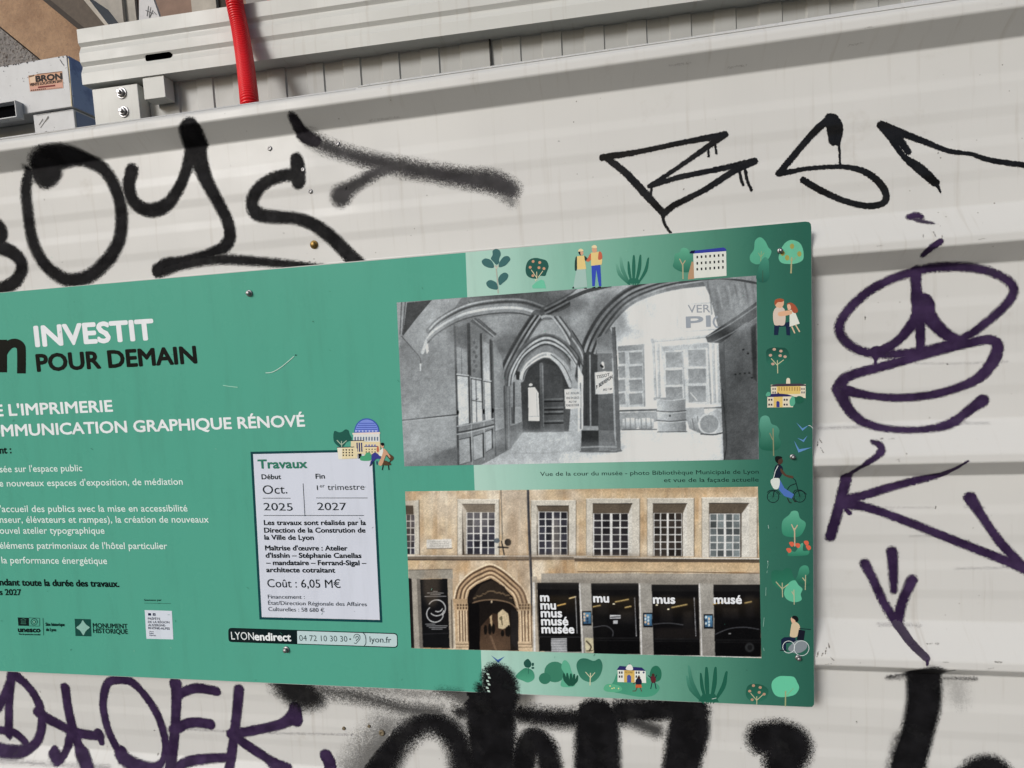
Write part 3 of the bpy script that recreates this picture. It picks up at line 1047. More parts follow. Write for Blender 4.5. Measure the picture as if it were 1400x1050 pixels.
z = Z(640, 320, 7)
p = Print(3)                                            # sprig
LF = (62, 104, 104)
stick(p, z, ((288, 566), (280, 440), (266, 300)), 1.6, (170, 172, 160))
stick(p, z, ((268, 330), (250, 300)), 1.2, (196, 190, 176)); stick(p, z, ((272, 330), (292, 295)), 1.2, (196, 190, 176))
for L in (((235, 160), (265, 142), (300, 155), (312, 195), (296, 240), (296, 275), (270, 294), (246, 270), (218, 235), (234, 200)),
          ((130, 262), (160, 234), (210, 244), (240, 280), (244, 320), (200, 322), (150, 300)), ((404, 240), (384, 212), (340, 218), (300, 270), (296, 316), (350, 304), (386, 270)),
          ((384, 390), (352, 368), (312, 388), (288, 430), (300, 488), (330, 470), (372, 432)), ((174, 465), (208, 440), (258, 456), (282, 490), (280, 530), (220, 524), (184, 500))):
    p.blob(z(*L), LF)
done(p, 'printed_plant')
p = Print(3)                                            # orange bush
p.poly(z((618, 520), (612, 495), (650, 460), (700, 435), (726, 445), (748, 520)), (108, 190, 158))
p.blob(z((600, 420), (560, 390), (550, 330), (566, 270), (600, 238), (650, 228), (700, 238), (750, 256), (770, 310), (750, 370), (736, 400), (690, 400), (660, 425)), (40, 88, 80))
for a, b in ((622, 262), (686, 272), (594, 318), (678, 322), (726, 330), (620, 398)):
    p.ell(*z((a, b))[0], 2.0, 2.0, (200, 150, 120), None, 10)
for l_ in (((604, 342), (655, 415)), ((716, 352), (670, 415)), ((656, 360), (658, 440)), ((640, 430), (650, 450))):
    stick(p, z, l_, 0.9, (216, 206, 170))
done(p, 'printed_bush')


def person_print(p, z, parts):
    for pts, c in parts:
        p.blob(z(*pts), c, None, 3) if len(pts) > 4 else p.poly(z(*pts), c)


p = Print(3)                                            # two site workers
VST, SKN = (222, 196, 132), (206, 160, 132)
p.poly(z((1038, 330), (1124, 332), (1140, 505), (1004, 520)), (160, 188, 180))
p.blob(z((1028, 225), (1042, 218), (1044, 280), (1040, 345), (1022, 345), (1020, 280)), (40, 64, 60))
p.blob(z((1112, 208), (1140, 230), (1160, 252), (1146, 264), (1118, 250)), (40, 60, 56))
p.poly(z((1042, 212), (1110, 205), (1130, 334), (1044, 340)), VST)
p.blob(z((1060, 190), (1056, 165), (1078, 148), (1100, 168), (1098, 192), (1080, 206)), (44, 40, 44))
p.blob(z((1074, 172), (1098, 166), (1102, 190), (1082, 204)), SKN)
p.blob(z((1054, 168), (1062, 146), (1082, 140), (1104, 160)), (226, 204, 160))
p.poly(z((1180, 300), (1266, 296), (1276, 498), (1252, 500), (1226, 340), (1212, 500), (1188, 500)), (56, 78, 178))
p.blob(z((1172, 186), (1142, 236), (1130, 256), (1154, 264), (1184, 230)), (196, 104, 78))
p.poly(z((1176, 178), (1256, 168), (1284, 250), (1278, 292), (1176, 304)), VST)
p.blob(z((1252, 170), (1276, 178), (1284, 230), (1262, 246), (1244, 238)), (190, 100, 76))
p.blob(z((1186, 140), (1206, 122), (1230, 136), (1230, 168), (1206, 178), (1188, 164)), SKN)
p.blob(z((1182, 128), (1196, 108), (1222, 108), (1232, 132)), (228, 208, 166))
for a in ((996, 514, 1010, 500), (1108, 516, 1132, 512), (1188, 510, 1216, 504), (1240, 506, 1268, 500)):
    p.poly(z((a[0], a[1]), (a[2], a[3]), (a[2] + 6, a[1] + 8), (a[0], a[1] + 6)), (20, 26, 30))
done(p, 'printed_people')


def fan(p, z, blades, base, c1, c2):
    for (x, y, wd) in blades:
        d = np.array([x - base[0], y - base[1]], float); L = np.hypot(*d); nrm = np.array([-d[1], d[0]]) / L
        b0 = np.array(base) + np.array([(x - base[0]) * 0.28, 0])
        pts = [b0 - nrm * wd * 0.35, b0 + d * 0.5 - nrm * wd, np.array((x, y)) - nrm * wd * 0.6 - d * 0.06, np.array((x, y)), np.array((x, y)) + nrm * wd * 0.6 - d * 0.06, b0 + d * 0.5 + nrm * wd, b0 + nrm * wd * 0.35]
        p.blob(z(*[tuple(k) for k in pts]), c1 if x < base[0] - 80 else c2, c2, 3)


z = Z(830, 320, 7.778)
p = Print(3)
fan(p, z, ((92, 318, 20), (135, 240, 20), (224, 290, 16), (284, 224, 19), (358, 220, 19), (446, 252, 18)), (280, 530), (112, 164, 144), (44, 104, 86))
p.poly(z((212, 528), (240, 470), (330, 470), (352, 524)), (44, 104, 86))
done(p, 'printed_grass')
p = Print(3)
p.blob(z((722, 215), (770, 195), (790, 155), (825, 146), (862, 165), (880, 205), (905, 250), (900, 340), (880, 395), (830, 406), (760, 390), (700, 345), (712, 290)), (96, 168, 138), (48, 108, 90))
stick(p, z, ((808, 480), (804, 320)), 1.9, (160, 162, 130)); stick(p, z, ((804, 330), (770, 262)), 1.3, (176, 160, 130)); stick(p, z, ((806, 320), (832, 280)), 1.3, (176, 160, 130))
p.poly(z((860, 484), (862, 440), (900, 290), (920, 300), (926, 476)), (176, 142, 112))
done(p, 'printed_tree')
p = Print(3)
p.poly(z((916, 205), (1266, 182), (1270, 444), (924, 472)), (214, 216, 208))
p.poly(z((872, 204), (930, 176), (1240, 142), (1266, 160), (1268, 180), (918, 208)), (52, 62, 150))
p.poly(z((872, 204), (892, 178), (936, 172), (926, 207)), (24, 26, 60))
for j, y0 in enumerate((245, 311, 374)):
    for i in range(7):
        x = 958 + i * 45.5; y = y0 - i * 3.4
        p.poly(z((x - 8, y - 13), (x + 9, y - 14), (x + 10, y + 13), (x - 7, y + 14)), (30, 34, 40))
done(p, 'printed_house')

z = Z(1020, 310, 4.2)
p = Print(3)
p.blob(z((22, 168), (45, 130), (52, 80), (80, 60), (108, 80), (128, 118), (146, 142), (128, 185), (100, 205), (60, 216), (28, 200)), (92, 172, 142), (84, 160, 132))
stick(p, z, ((84, 200), (88, 140)), 0.9, (140, 160, 120)); stick(p, z, ((86, 175), (70, 150)), 0.8, (140, 160, 120)); stick(p, z, ((88, 170), (104, 150)), 0.8, (140, 160, 120))
p.blob(z((64, 260), (84, 200), (110, 174), (130, 196), (132, 250), (134, 290), (110, 318), (76, 316), (58, 296)), (70, 140, 118), (40, 92, 80))
stick(p, z, ((96, 316), (96, 250)), 0.9, (60, 90, 74))
done(p, 'printed_tree')
p = Print(3)
p.blob(z((190, 160), (205, 120), (230, 88), (262, 76), (298, 86), (320, 110), (330, 150), (326, 190), (290, 210), (250, 214), (206, 208), (188, 185)), (104, 182, 150))
stick(p, z, ((258, 268), (262, 175)), 2.0, (166, 160, 122)); stick(p, z, ((262, 200), (240, 176)), 0.8, (150, 160, 120)); stick(p, z, ((264, 196), (290, 172)), 0.8, (150, 160, 120))
for a, b in ((210, 152), (264, 112), (236, 178), (306, 156)):
    p.ell(*z((a, b))[0], 3.0, 3.8, (156, 152, 84), None, 12)
done(p, 'printed_tree')
p = Print(3)                                            # kneeling adult and child
p.poly(z((162, 566), (250, 545), (254, 625), (232, 622), (228, 572), (190, 575), (184, 622), (160, 622)), (30, 42, 66))
p.blob(z((162, 560), (155, 500), (172, 464), (206, 460), (226, 490), (222, 560), (190, 566)), (204, 188, 174))
p.blob(z((170, 456), (166, 428), (190, 414), (214, 420), (216, 446), (202, 466), (184, 464)), (212, 168, 138))
p.blob(z((166, 450), (166, 422), (192, 412), (218, 420), (206, 432), (182, 434)), (160, 84, 56))
p.poly(z((250, 478), (276, 476), (308, 556), (250, 574)), (214, 216, 206))
p.blob(z((234, 446), (258, 436), (286, 456), (298, 486), (276, 496), (258, 474)), (160, 84, 60))
p.blob(z((236, 450), (252, 446), (258, 470), (242, 478)), (216, 174, 146))
p.blob(z((186, 492), (230, 482), (262, 482), (262, 500), (220, 512), (188, 512)), (212, 168, 136))
for a, b in (((262, 572), (280, 612)), ((284, 562), (308, 604))):
    p.line(z(a, b), 1.8, (206, 180, 150))
done(p, 'printed_people')
p = Print(3)
p.blob(z((116, 748), (118, 710), (150, 694), (190, 694), (230, 700), (250, 740), (240, 776), (196, 796), (150, 794), (120, 780)), (30, 72, 62), (50, 110, 92))
for l_ in (((182, 842), (180, 766)), ((180, 796), (144, 756)), ((182, 790), (216, 764))):
    stick(p, z, l_, 1.1, (190, 186, 150))
for a, b in ((162, 704), (200, 714), (140, 738), (196, 740), (224, 746), (154, 788)):
    p.ell(*z((a, b))[0], 2.4, 1.9, (190, 158, 140), None, 10)
done(p, 'printed_bush')
p = Print(3)                                            # town hall
YEL, CRM = (214, 186, 112), (216, 206, 184)
p.poly(z((142, 908), (342, 904), (342, 984), (144, 960)), CRM); p.poly(z((176, 908), (312, 906), (312, 960), (176, 962)), YEL)
p.blob(z((232, 908), (232, 876), (242, 868), (252, 876), (252, 908)), CRM)
p.poly(z((142, 912), (176, 902), (312, 900), (344, 908), (344, 914), (142, 918)), (70, 60, 70))
for i in range(9):
    x = 186 + i * 15
    p.poly(z((x, 920), (x + 7, 920), (x + 7, 942), (x, 942)), (176, 140, 84))
for x in (152, 164, 318, 330):
    for y in (926, 946):
        p.poly(z((x, y), (x + 6, y), (x + 6, y + 11), (x, y + 11)), (52, 52, 76))
p.poly(z((122, 976), (268, 974), (270, 1036), (122, 1038)), CRM); p.poly(z((158, 976), (210, 975), (210, 1036), (158, 1037)), YEL)
p.poly(z((122, 978), (140, 960), (180, 958), (182, 946), (190, 958), (238, 962), (272, 974)), (44, 44, 92))
p.poly(z((174, 1036), (174, 1006), (182, 1000), (192, 1006), (193, 1036)), (56, 60, 130))
for x in (128, 142, 216, 230):
    for y in (988, 1016):
        p.poly(z((x, y), (x + 9, y), (x + 9, y + 11), (x, y + 11)), (46, 46, 60))
p.blob(z((250, 1000), (262, 978), (276, 976), (282, 1010), (270, 1030), (254, 1026)), (88, 164, 136))
p.blob(z((282, 990), (300, 972), (328, 980), (330, 1004), (304, 1016), (284, 1008)), (36, 92, 74))
p.blob(z((114, 962), (126, 948), (140, 954), (138, 970), (118, 974)), (88, 164, 136))
done(p, 'printed_house')

z = Z(1020, 550, 4.77)
p = Print(3)
p.blob(z((88, 130), (98, 98), (125, 86), (150, 98), (166, 140), (200, 155), (218, 185), (212, 225), (228, 260), (212, 302), (160, 316), (100, 306), (82, 268), (98, 220), (88, 170)), (96, 160, 140), (34, 92, 74))
stick(p, z, ((180, 350), (176, 170)), 1.5, (134, 134, 104)); stick(p, z, ((174, 245), (154, 200)), 1.2, (134, 134, 104))
done(p, 'printed_tree')
p = Print(3)
for tr in (((328, 132), (368, 170), (410, 148), (368, 186)), ((334, 232), (372, 246), (400, 218), (376, 260)), ((312, 248), (346, 306), (428, 294), (342, 328))):
    p.poly(z(*tr), (92, 136, 186))
done(p, 'printed_birds')
p = Print(3)                                            # cyclist
BK = (22, 26, 34)
for cx, cy in ((176, 616), (350, 614)):
    c_ = z((cx, cy))[0]
    p.ring(c_[0], c_[1], 7.9, 0.9, BK)
    for k in range(4):
        t = k * 0.8
        p.line([(c_[0] - 7.5 * math.cos(t), c_[1] - 7.5 * math.sin(t)), (c_[0] + 7.5 * math.cos(t), c_[1] + 7.5 * math.sin(t))], 0.25, (40, 70, 62))
for l_ in (((176, 616), (185, 575)), ((138, 588), (160, 574), (200, 576), (222, 602)), ((262, 580), (288, 545), (326, 530)), ((350, 614), (322, 510)), ((306, 600), (320, 575), (360, 574), (394, 600)), ((322, 510), (300, 490))):
    p.line(z(*l_), 0.9, BK, len(l_) > 2)
p.poly(z((218, 500), (250, 560), (312, 600), (300, 628), (250, 612), (214, 570)), (76, 110, 176))
p.blob(z((190, 420), (215, 404), (240, 430), (228, 480), (200, 504), (180, 480)), (28, 36, 54))
p.blob(z((228, 430), (262, 470), (306, 482), (300, 496), (252, 480), (226, 452)), (84, 62, 50))
p.blob(z((196, 380), (206, 358), (230, 362), (240, 384), (226, 404), (208, 402)), (74, 54, 46))
p.blob(z((190, 378), (192, 354), (222, 352), (236, 362), (212, 374), (206, 398)), (22, 24, 26))
p.blob(z((160, 520), (172, 498), (214, 496), (220, 530), (208, 564), (180, 562)), (206, 212, 206))
p.line(z((178, 500), (190, 450), (208, 415)), 1.0, (206, 212, 206))
for l_ in (((270, 626), (284, 654), (296, 656)), ((302, 622), (318, 648), (328, 646))):
    p.line(z(*l_), 1.2, (40, 34, 36))
done(p, 'printed_cyclist')
p = Print(3)
p.blob(z((240, 770), (280, 735), (300, 710), (336, 712), (352, 756), (388, 785), (380, 830), (350, 872), (300, 880), (246, 866), (232, 825)), (96, 168, 140), (52, 128, 102))
stick(p, z, ((318, 940), (316, 820)), 1.7, (186, 166, 140)); stick(p, z, ((316, 840), (296, 795)), 1.5, (186, 166, 140)); stick(p, z, ((318, 830), (336, 800)), 1.5, (186, 166, 140))
p.blob(z((272, 1000), (290, 965), (320, 975), (350, 930), (372, 920), (372, 968), (412, 968), (400, 996), (330, 1002)), (90, 170, 140), (48, 118, 94))
for a, b in ((298, 925), (280, 966), (338, 934), (394, 918), (408, 948)):
    p.blob(z((a - 18, b - 8), (a - 4, b - 16), (a + 12, b - 10), (a + 14, b + 8), (a - 2, b + 16)), (206, 98, 74))
done(p, 'printed_tree')

z = Z(1020, 760, 4.77)
p = Print(3)
p.blob(z((165, 110), (190, 92), (235, 96), (262, 80), (294, 88), (306, 130), (325, 170), (290, 200), (245, 225), (205, 205), (170, 175)), (40, 100, 80), (48, 118, 94))
p.blob(z((335, 130), (350, 80), (376, 62), (404, 70), (412, 110), (390, 140), (420, 185), (395, 196), (350, 180), (322, 160)), (72, 148, 120), (36, 88, 72))
p.blob(z((258, 205), (286, 170), (320, 160), (342, 190), (368, 216), (356, 250), (362, 286), (320, 302), (270, 286), (248, 250)), (96, 178, 146))
for l_ in (((238, 270), (236, 175)), ((236, 215), (194, 168)), ((240, 212), (276, 184)), ((386, 222), (388, 124)), ((386, 165), (368, 142)), ((314, 318), (312, 220)), ((312, 255), (298, 232))):
    stick(p, z, l_, 1.2, (176, 172, 140))
done(p, 'printed_tree')
p = Print(3)                                            # wheelchair user
p.poly(z((230, 600), (228, 545), (250, 530), (320, 530), (326, 560), (260, 570), (262, 614), (236, 618)), (26, 36, 60))
p.blob(z((292, 470), (300, 440), (326, 432), (350, 456), (348, 500), (326, 530), (288, 526), (288, 500)), (202, 182, 152))
p.poly(z((344, 480), (386, 488), (376, 552), (330, 548)), (24, 28, 40))
p.blob(z((296, 430), (292, 410), (304, 396), (322, 410), (320, 434), (302, 438)), (212, 172, 144))
p.blob(z((298, 404), (310, 390), (334, 396), (342, 418), (330, 432), (316, 416)), (22, 24, 28))
p.blob(z((276, 600), (330, 552), (390, 560), (396, 600), (352, 632), (296, 628)), (128, 136, 142))
for cx, cy, r in ((278, 594, 8.2), (362, 602, 10.2)):
    c_ = z((cx, cy))[0]
    p.ring(c_[0], c_[1], r, 0.8, (204, 212, 212), 26)
p.line(z((346, 474), (424, 480)), 1.0, (24, 28, 40)); p.line(z((222, 616), (268, 616)), 1.2, (24, 28, 40))
done(p, 'printed_wheelchair_user')
p = Print(3)
p.blob(z((166, 852), (176, 812), (214, 786), (262, 784), (312, 790), (334, 826), (346, 860), (322, 902), (270, 918), (218, 920), (184, 900)), (100, 190, 154))
stick(p, z, ((256, 982), (258, 880)), 1.8, (150, 158, 118)); stick(p, z, ((260, 918), (310, 862)), 1.0, (120, 170, 130))
done(p, 'printed_tree')
p = Print(3)
p.blob(z((5, 860), (30, 838), (80, 836), (120, 850), (146, 880), (130, 930), (80, 952), (30, 946), (0, 910)), (34, 84, 68), (46, 106, 88))
for l_ in (((70, 972), (70, 916)), ((70, 942), (30, 896)), ((72, 940), (110, 905))):
    stick(p, z, l_, 1.0, (186, 180, 146))
for a, b in ((48, 846), (92, 858), (24, 882), (86, 890), (118, 902), (40, 938)):
    p.ell(*z((a, b))[0], 2.2, 1.9, (176, 140, 116), None, 10)
done(p, 'printed_bush')

z = Z(640, 870, 2.917)
p = Print(3)
p.poly(z((92, 76), (118, 94), (146, 80), (120, 106)), (56, 92, 156))
done(p, 'printed_birds')
p = Print(3)
p.blob(z((190, 158), (206, 140), (230, 126), (258, 138), (264, 168), (240, 184), (216, 176), (196, 168)), (58, 128, 102), (82, 160, 130))
p.blob(z((222, 104), (238, 90), (252, 108), (246, 124), (228, 122)), (34, 80, 70))
p.ell(*z((258, 112))[0], 1.6, 2.4, (34, 80, 70)); p.ell(*z((258, 126))[0], 2.0, 1.4, (34, 80, 70)); stick(p, z, ((240, 150), (242, 104)), 0.6, (34, 80, 70))
done(p, 'printed_bush')
p = Print(3)
p.ell(*z((346, 142))[0], 14.5, 14.2, (60, 124, 100)); p.ell(*z((306, 168))[0], 8.2, 7.8, (54, 116, 94))
p.blob(z((372, 200), (374, 172), (384, 150), (372, 126), (378, 100), (390, 96), (404, 112), (412, 138), (420, 160), (424, 198)), (92, 168, 138))
fan(p, z, ((380, 148, 7), (394, 146, 6), (410, 148, 6), (424, 150, 6), (438, 156, 6)), (410, 196), (38, 88, 72), (34, 82, 66))
done(p, 'printed_bush')
p = Print(3)
p.blob(z((432, 118), (444, 92), (470, 88), (500, 98), (524, 90), (536, 116), (528, 152), (506, 178), (480, 182), (448, 164)), (48, 104, 86), (60, 124, 102))
stick(p, z, ((486, 196), (488, 146)), 1.3, (196, 196, 164)); stick(p, z, ((488, 165), (468, 142)), 1.0, (196, 196, 164)); stick(p, z, ((488, 165), (506, 144)), 1.0, (196, 196, 164))
done(p, 'printed_tree')
p = Print(3)                                            # school with running children
p.blob(z((560, 215), (580, 180), (600, 140), (640, 130), (690, 150), (740, 180), (764, 205), (740, 235), (690, 242), (620, 230)), (64, 138, 110), (74, 150, 122))
p.blob(z((540, 208), (556, 190), (600, 196), (614, 212), (590, 222), (552, 220)), (90, 168, 132))
p.blob(z((724, 150), (734, 124), (754, 118), (770, 138), (768, 170), (748, 182), (728, 172)), (42, 108, 84))
p.poly(z((596, 134), (708, 138), (710, 186), (596, 182)), (222, 224, 216)); p.poly(z((622, 130), (664, 132), (664, 184), (622, 183)), (206, 172, 96))
p.poly(z((592, 134), (604, 118), (632, 120), (644, 108), (654, 122), (692, 124), (708, 138)), (44, 44, 96)); p.blob(z((630, 132), (634, 118), (644, 112), (654, 118), (656, 134)), (222, 222, 216))
p.poly(z((634, 184), (634, 158), (642, 152), (650, 160), (650, 184)), (70, 84, 150))
p.text('ÉCOLE', *z((628, 146), (656, 147)), 2.2, (70, 50, 30), 0.02)
for x in (601, 610, 668, 678):
    for y in (140, 156):
        p.poly(z((x, y), (x + 6, y), (x + 6, y + 9), (x, y + 9)), (60, 60, 66))
p.ell(*z((700, 144))[0], 1.4, 1.4, (60, 66, 100), None, 10)
for a, b in ((566, 198), (582, 206), (600, 208), (574, 208)):
    p.ell(*z((a, b))[0], 0.9, 0.9, (226, 216, 150), None, 8)
p.blob(z((668, 176), (680, 164), (692, 176), (690, 194), (672, 194)), (30, 34, 54)); p.ell(*z((681, 165))[0], 2.0, 2.0, (60, 40, 36)); p.poly(z((668, 192), (690, 192), (694, 204), (668, 206)), (190, 96, 60))
for l_ in (((674, 204), (668, 218), (656, 218)), ((686, 204), (692, 220)), ((670, 182), (658, 190))):
    p.line(z(*l_), 1.1, (90, 60, 50))
p.blob(z((728, 164), (738, 156), (748, 166), (746, 184), (732, 184)), (92, 40, 46)); p.ell(*z((738, 154))[0], 2.0, 2.0, (70, 46, 40))
for l_ in (((734, 182), (728, 210)), ((744, 182), (750, 210)), ((730, 166), (718, 156)), ((746, 166), (752, 154))):
    p.line(z(*l_), 1.2, (30, 34, 54))
done(p, 'printed_house')
p = Print(3)
fan(p, z, ((868, 158, 8), (876, 116, 8), (926, 146, 7), (950, 122, 9), (988, 122, 9), (1034, 140, 9)), (960, 262), (78, 140, 120), (34, 92, 74))
p.poly(z((918, 260), (935, 230), (985, 230), (1000, 262)), (36, 94, 76)); p.line(z((972, 250), (990, 246)), 0.7, (190, 210, 200))
done(p, 'printed_grass')

z = Z(440, 560, 10.5)                                   # domed hall above the works box
p = Print(6)
p.blob(z((170, 330), (190, 305), (240, 325), (290, 318), (340, 284), (380, 300), (395, 350), (425, 405), (415, 440), (350, 470), (300, 535), (250, 535), (180, 470), (165, 400)), (36, 88, 78))
for l_ in (((285, 545), (282, 450)), ((275, 500), (215, 438)), ((290, 500), (355, 445))):
    stick(p, z, l_, 1.0, (176, 190, 170))
dome = [(465, 330)] + [(645 - 180 * math.cos(t), 320 - 195 * math.sin(t)) for t in np.linspace(0.05, math.pi - 0.05, 20)] + [(822, 330)]
p.poly(z(*dome), (60, 84, 170))
inn = [(478, 328)] + [(645 - 166 * math.cos(t), 322 - 180 * math.sin(t)) for t in np.linspace(0.05, math.pi - 0.05, 20)] + [(810, 328)]
p.poly(z(*inn), (122, 142, 214))
for y, w_ in ((190, 110), (220, 130), (250, 145), (282, 155), (312, 160)):
    p.poly(z((645 - w_, y), (645 + w_, y), (645 + w_ + 3, y + 12), (645 - w_ - 3, y + 12)), (72, 92, 180))
for i in range(7):
    p.poly(z((480 + i * 48, 298), (500 + i * 48, 298), (500 + i * 48, 318), (480 + i * 48, 318)), (190, 196, 224))
p.poly(z((440, 335), (835, 322), (836, 350), (440, 360)), (226, 210, 200)); p.poly(z((452, 360), (830, 350), (834, 470), (450, 450)), (214, 216, 214))
for i in range(9):
    p.poly(z((468 + i * 40, 392), (490 + i * 40, 390), (490 + i * 40, 446), (468 + i * 40, 446)), (104, 118, 140))
p.poly(z((416, 448), (610, 440), (615, 640), (416, 640)), (218, 204, 168)); p.poly(z((608, 462), (838, 460), (838, 640), (608, 660)), (222, 206, 166))
p.poly(z((416, 440), (608, 438), (608, 448), (416, 452)), (30, 42, 62)); p.poly(z((608, 524), (800, 520), (800, 534), (608, 536)), (52, 62, 120))
for i in range(4):
    p.poly(z((626 + i * 42, 502), (648 + i * 42, 500), (648 + i * 42, 520), (626 + i * 42, 522)), (112, 120, 176))
for i in range(4):
    for y in (562, 600, 640):
        p.poly(z((630 + i * 42, y), (646 + i * 42, y), (646 + i * 42, y + 16), (630 + i * 42, y + 16)), (50, 44, 42))
for i in range(3):
    p.poly(z((496 + i * 32, 476), (514 + i * 32, 474), (520 + i * 32, 604), (502 + i * 32, 606)), (50, 58, 108))
p.poly(z((220, 545), (470, 540), (510, 560), (510, 700), (240, 712), (232, 640)), (222, 208, 170)); p.poly(z((222, 545), (290, 545), (290, 710), (240, 712)), (226, 220, 200))
p.poly(z((216, 538), (466, 532), (466, 542), (216, 548)), (30, 42, 62)); p.poly(z((522, 632), (566, 630), (572, 690), (526, 706)), (22, 28, 34))
for i in range(4):
    for y in (576, 614, 652):
        p.poly(z((298 + i * 43, y - 6), (318 + i * 43, y - 8), (318 + i * 43, y + 12), (300 + i * 43, y + 14)), (36, 36, 40))
p.blob(z((548, 700), (570, 665), (610, 660), (640, 620), (690, 620), (710, 660), (700, 728), (570, 732)), (76, 158, 118))
p.blob(z((918, 610), (1020, 670), (1020, 720), (990, 735), (950, 690), (922, 655)), (86, 66, 48)); p.blob(z((862, 760), (905, 730), (985, 770), (984, 796), (890, 800)), (84, 64, 46))
p.line(z((880, 795), (866, 868)), 1.2, (30, 34, 34)); p.line(z((955, 800), (962, 866)), 1.2, (30, 34, 34)); p.line(z((960, 775), (990, 730)), 1.4, (50, 46, 40))
p.blob(z((880, 560), (920, 580), (980, 670), (975, 694), (930, 650), (905, 690), (860, 800), (812, 780), (850, 690), (862, 600)), (200, 156, 126))
p.poly(z((838, 580), (880, 548), (880, 600), (862, 670), (810, 664)), (222, 222, 216))
p.blob(z((724, 640), (780, 620), (850, 690), (836, 706), (780, 706), (745, 740), (712, 730)), (60, 62, 136)); p.poly(z((700, 740), (740, 720), (712, 800), (688, 808)), (50, 54, 110))
p.line(z((712, 786), (684, 812)), 1.0, (24, 24, 26)); p.line(z((788, 740), (792, 790)), 1.4, (50, 54, 110)); p.blob(z((786, 560), (806, 520), (820, 570), (812, 610), (792, 604)), (190, 110, 86))
p.blob(z((848, 500), (886, 498), (886, 540), (862, 552), (846, 530)), (206, 160, 134)); p.blob(z((840, 490), (862, 474), (888, 482), (892, 512), (872, 522), (850, 508)), (24, 26, 28))
done(p, 'printed_hall')

# scratches in the print
p = Print(8)
q = Z(0, 400, 3.043)
p.line(q((1105, 334), (1135, 330), (1175, 306), (1222, 266)), 0.9, (196, 220, 208), True); p.ell(*q((1230, 260))[0], 1.0, 1.0, (40, 70, 60), None, 8)
p.line(q((928, 386), (952, 390), (988, 394)), 1.1, (150, 200, 180)); p.ell(*q((1302, 120))[0], 0.9, 0.7, (60, 110, 92), None, 8)
q = Z(1020, 550, 4.77)
p.line(q((408, 150), (424, 156), (438, 172)), 0.6, (220, 224, 220)); p.line(q((144, 800), (148, 824)), 0.6, (180, 200, 192)); p.line(q((140, 1034), (144, 1042)), 0.8, (200, 210, 204))
q = Z(1020, 760, 4.77)
for l_ in (((140, 34), (144, 60), (138, 80)), ((130, 205), (128, 260)), ((118, 402), (112, 462)), ((114, 600), (118, 620)), ((138, 96), (136, 112))):
    p.line(q(*l_), 0.5, (150, 190, 176))
random.seed(11)
for i in range(70):
    x, y = random.uniform(0, 1100), random.uniform(330, 930)
    p.line([(x, y), (x + random.uniform(-3, 3), y + random.uniform(-3, 3))], random.uniform(0.25, 0.5), random.choice([(60, 120, 100), (130, 180, 160), (40, 70, 62)]))
p.build('scratch_marks', sign)['kind'] = 'stuff'

# spray that strayed on to the foot of the sign
A = Z(400, 880, 2.8)
stroke_paint([
    (A((780, 118), (790, 150), (800, 190)), [16, 24, 22], 6), (A((722, 168), (728, 186)), 7, 7, 0.95), (A((840, 165), (850, 185)), 5, 6, 0.95),
    (A((742, 128), (738, 150)), 3, 4, 0.7), (A((560, 175), (640, 182)), 2, 8, 0.4),
], 1.6, M['spray_black'], 'spray_blotch', 'black spray blotch over the lower edge of the sign', sign, 0.0012, 'sign', YS)
p = Print(24)
for k in range(6):
    x, y = 742 + (k % 2) * 6 - k * 0.6, 112 + k * 13
    p.poly(A((x, y), (x + 9, y + 2), (x + 12, y + 9), (x + 2, y + 8)), (180, 200, 190))
p.build('scratch_marks', sign)['kind'] = 'stuff'

for px, py, r in ((341, 401, 3.6), (1066.5, 343, 3.5), (1083.5, 624.5, 3.5), (1091, 899, 3.6), (391.5, 888, 3.6)):
    fastener('screw', px, py, r, M['zinc'], sign, YS - 0.0008, 'hex')


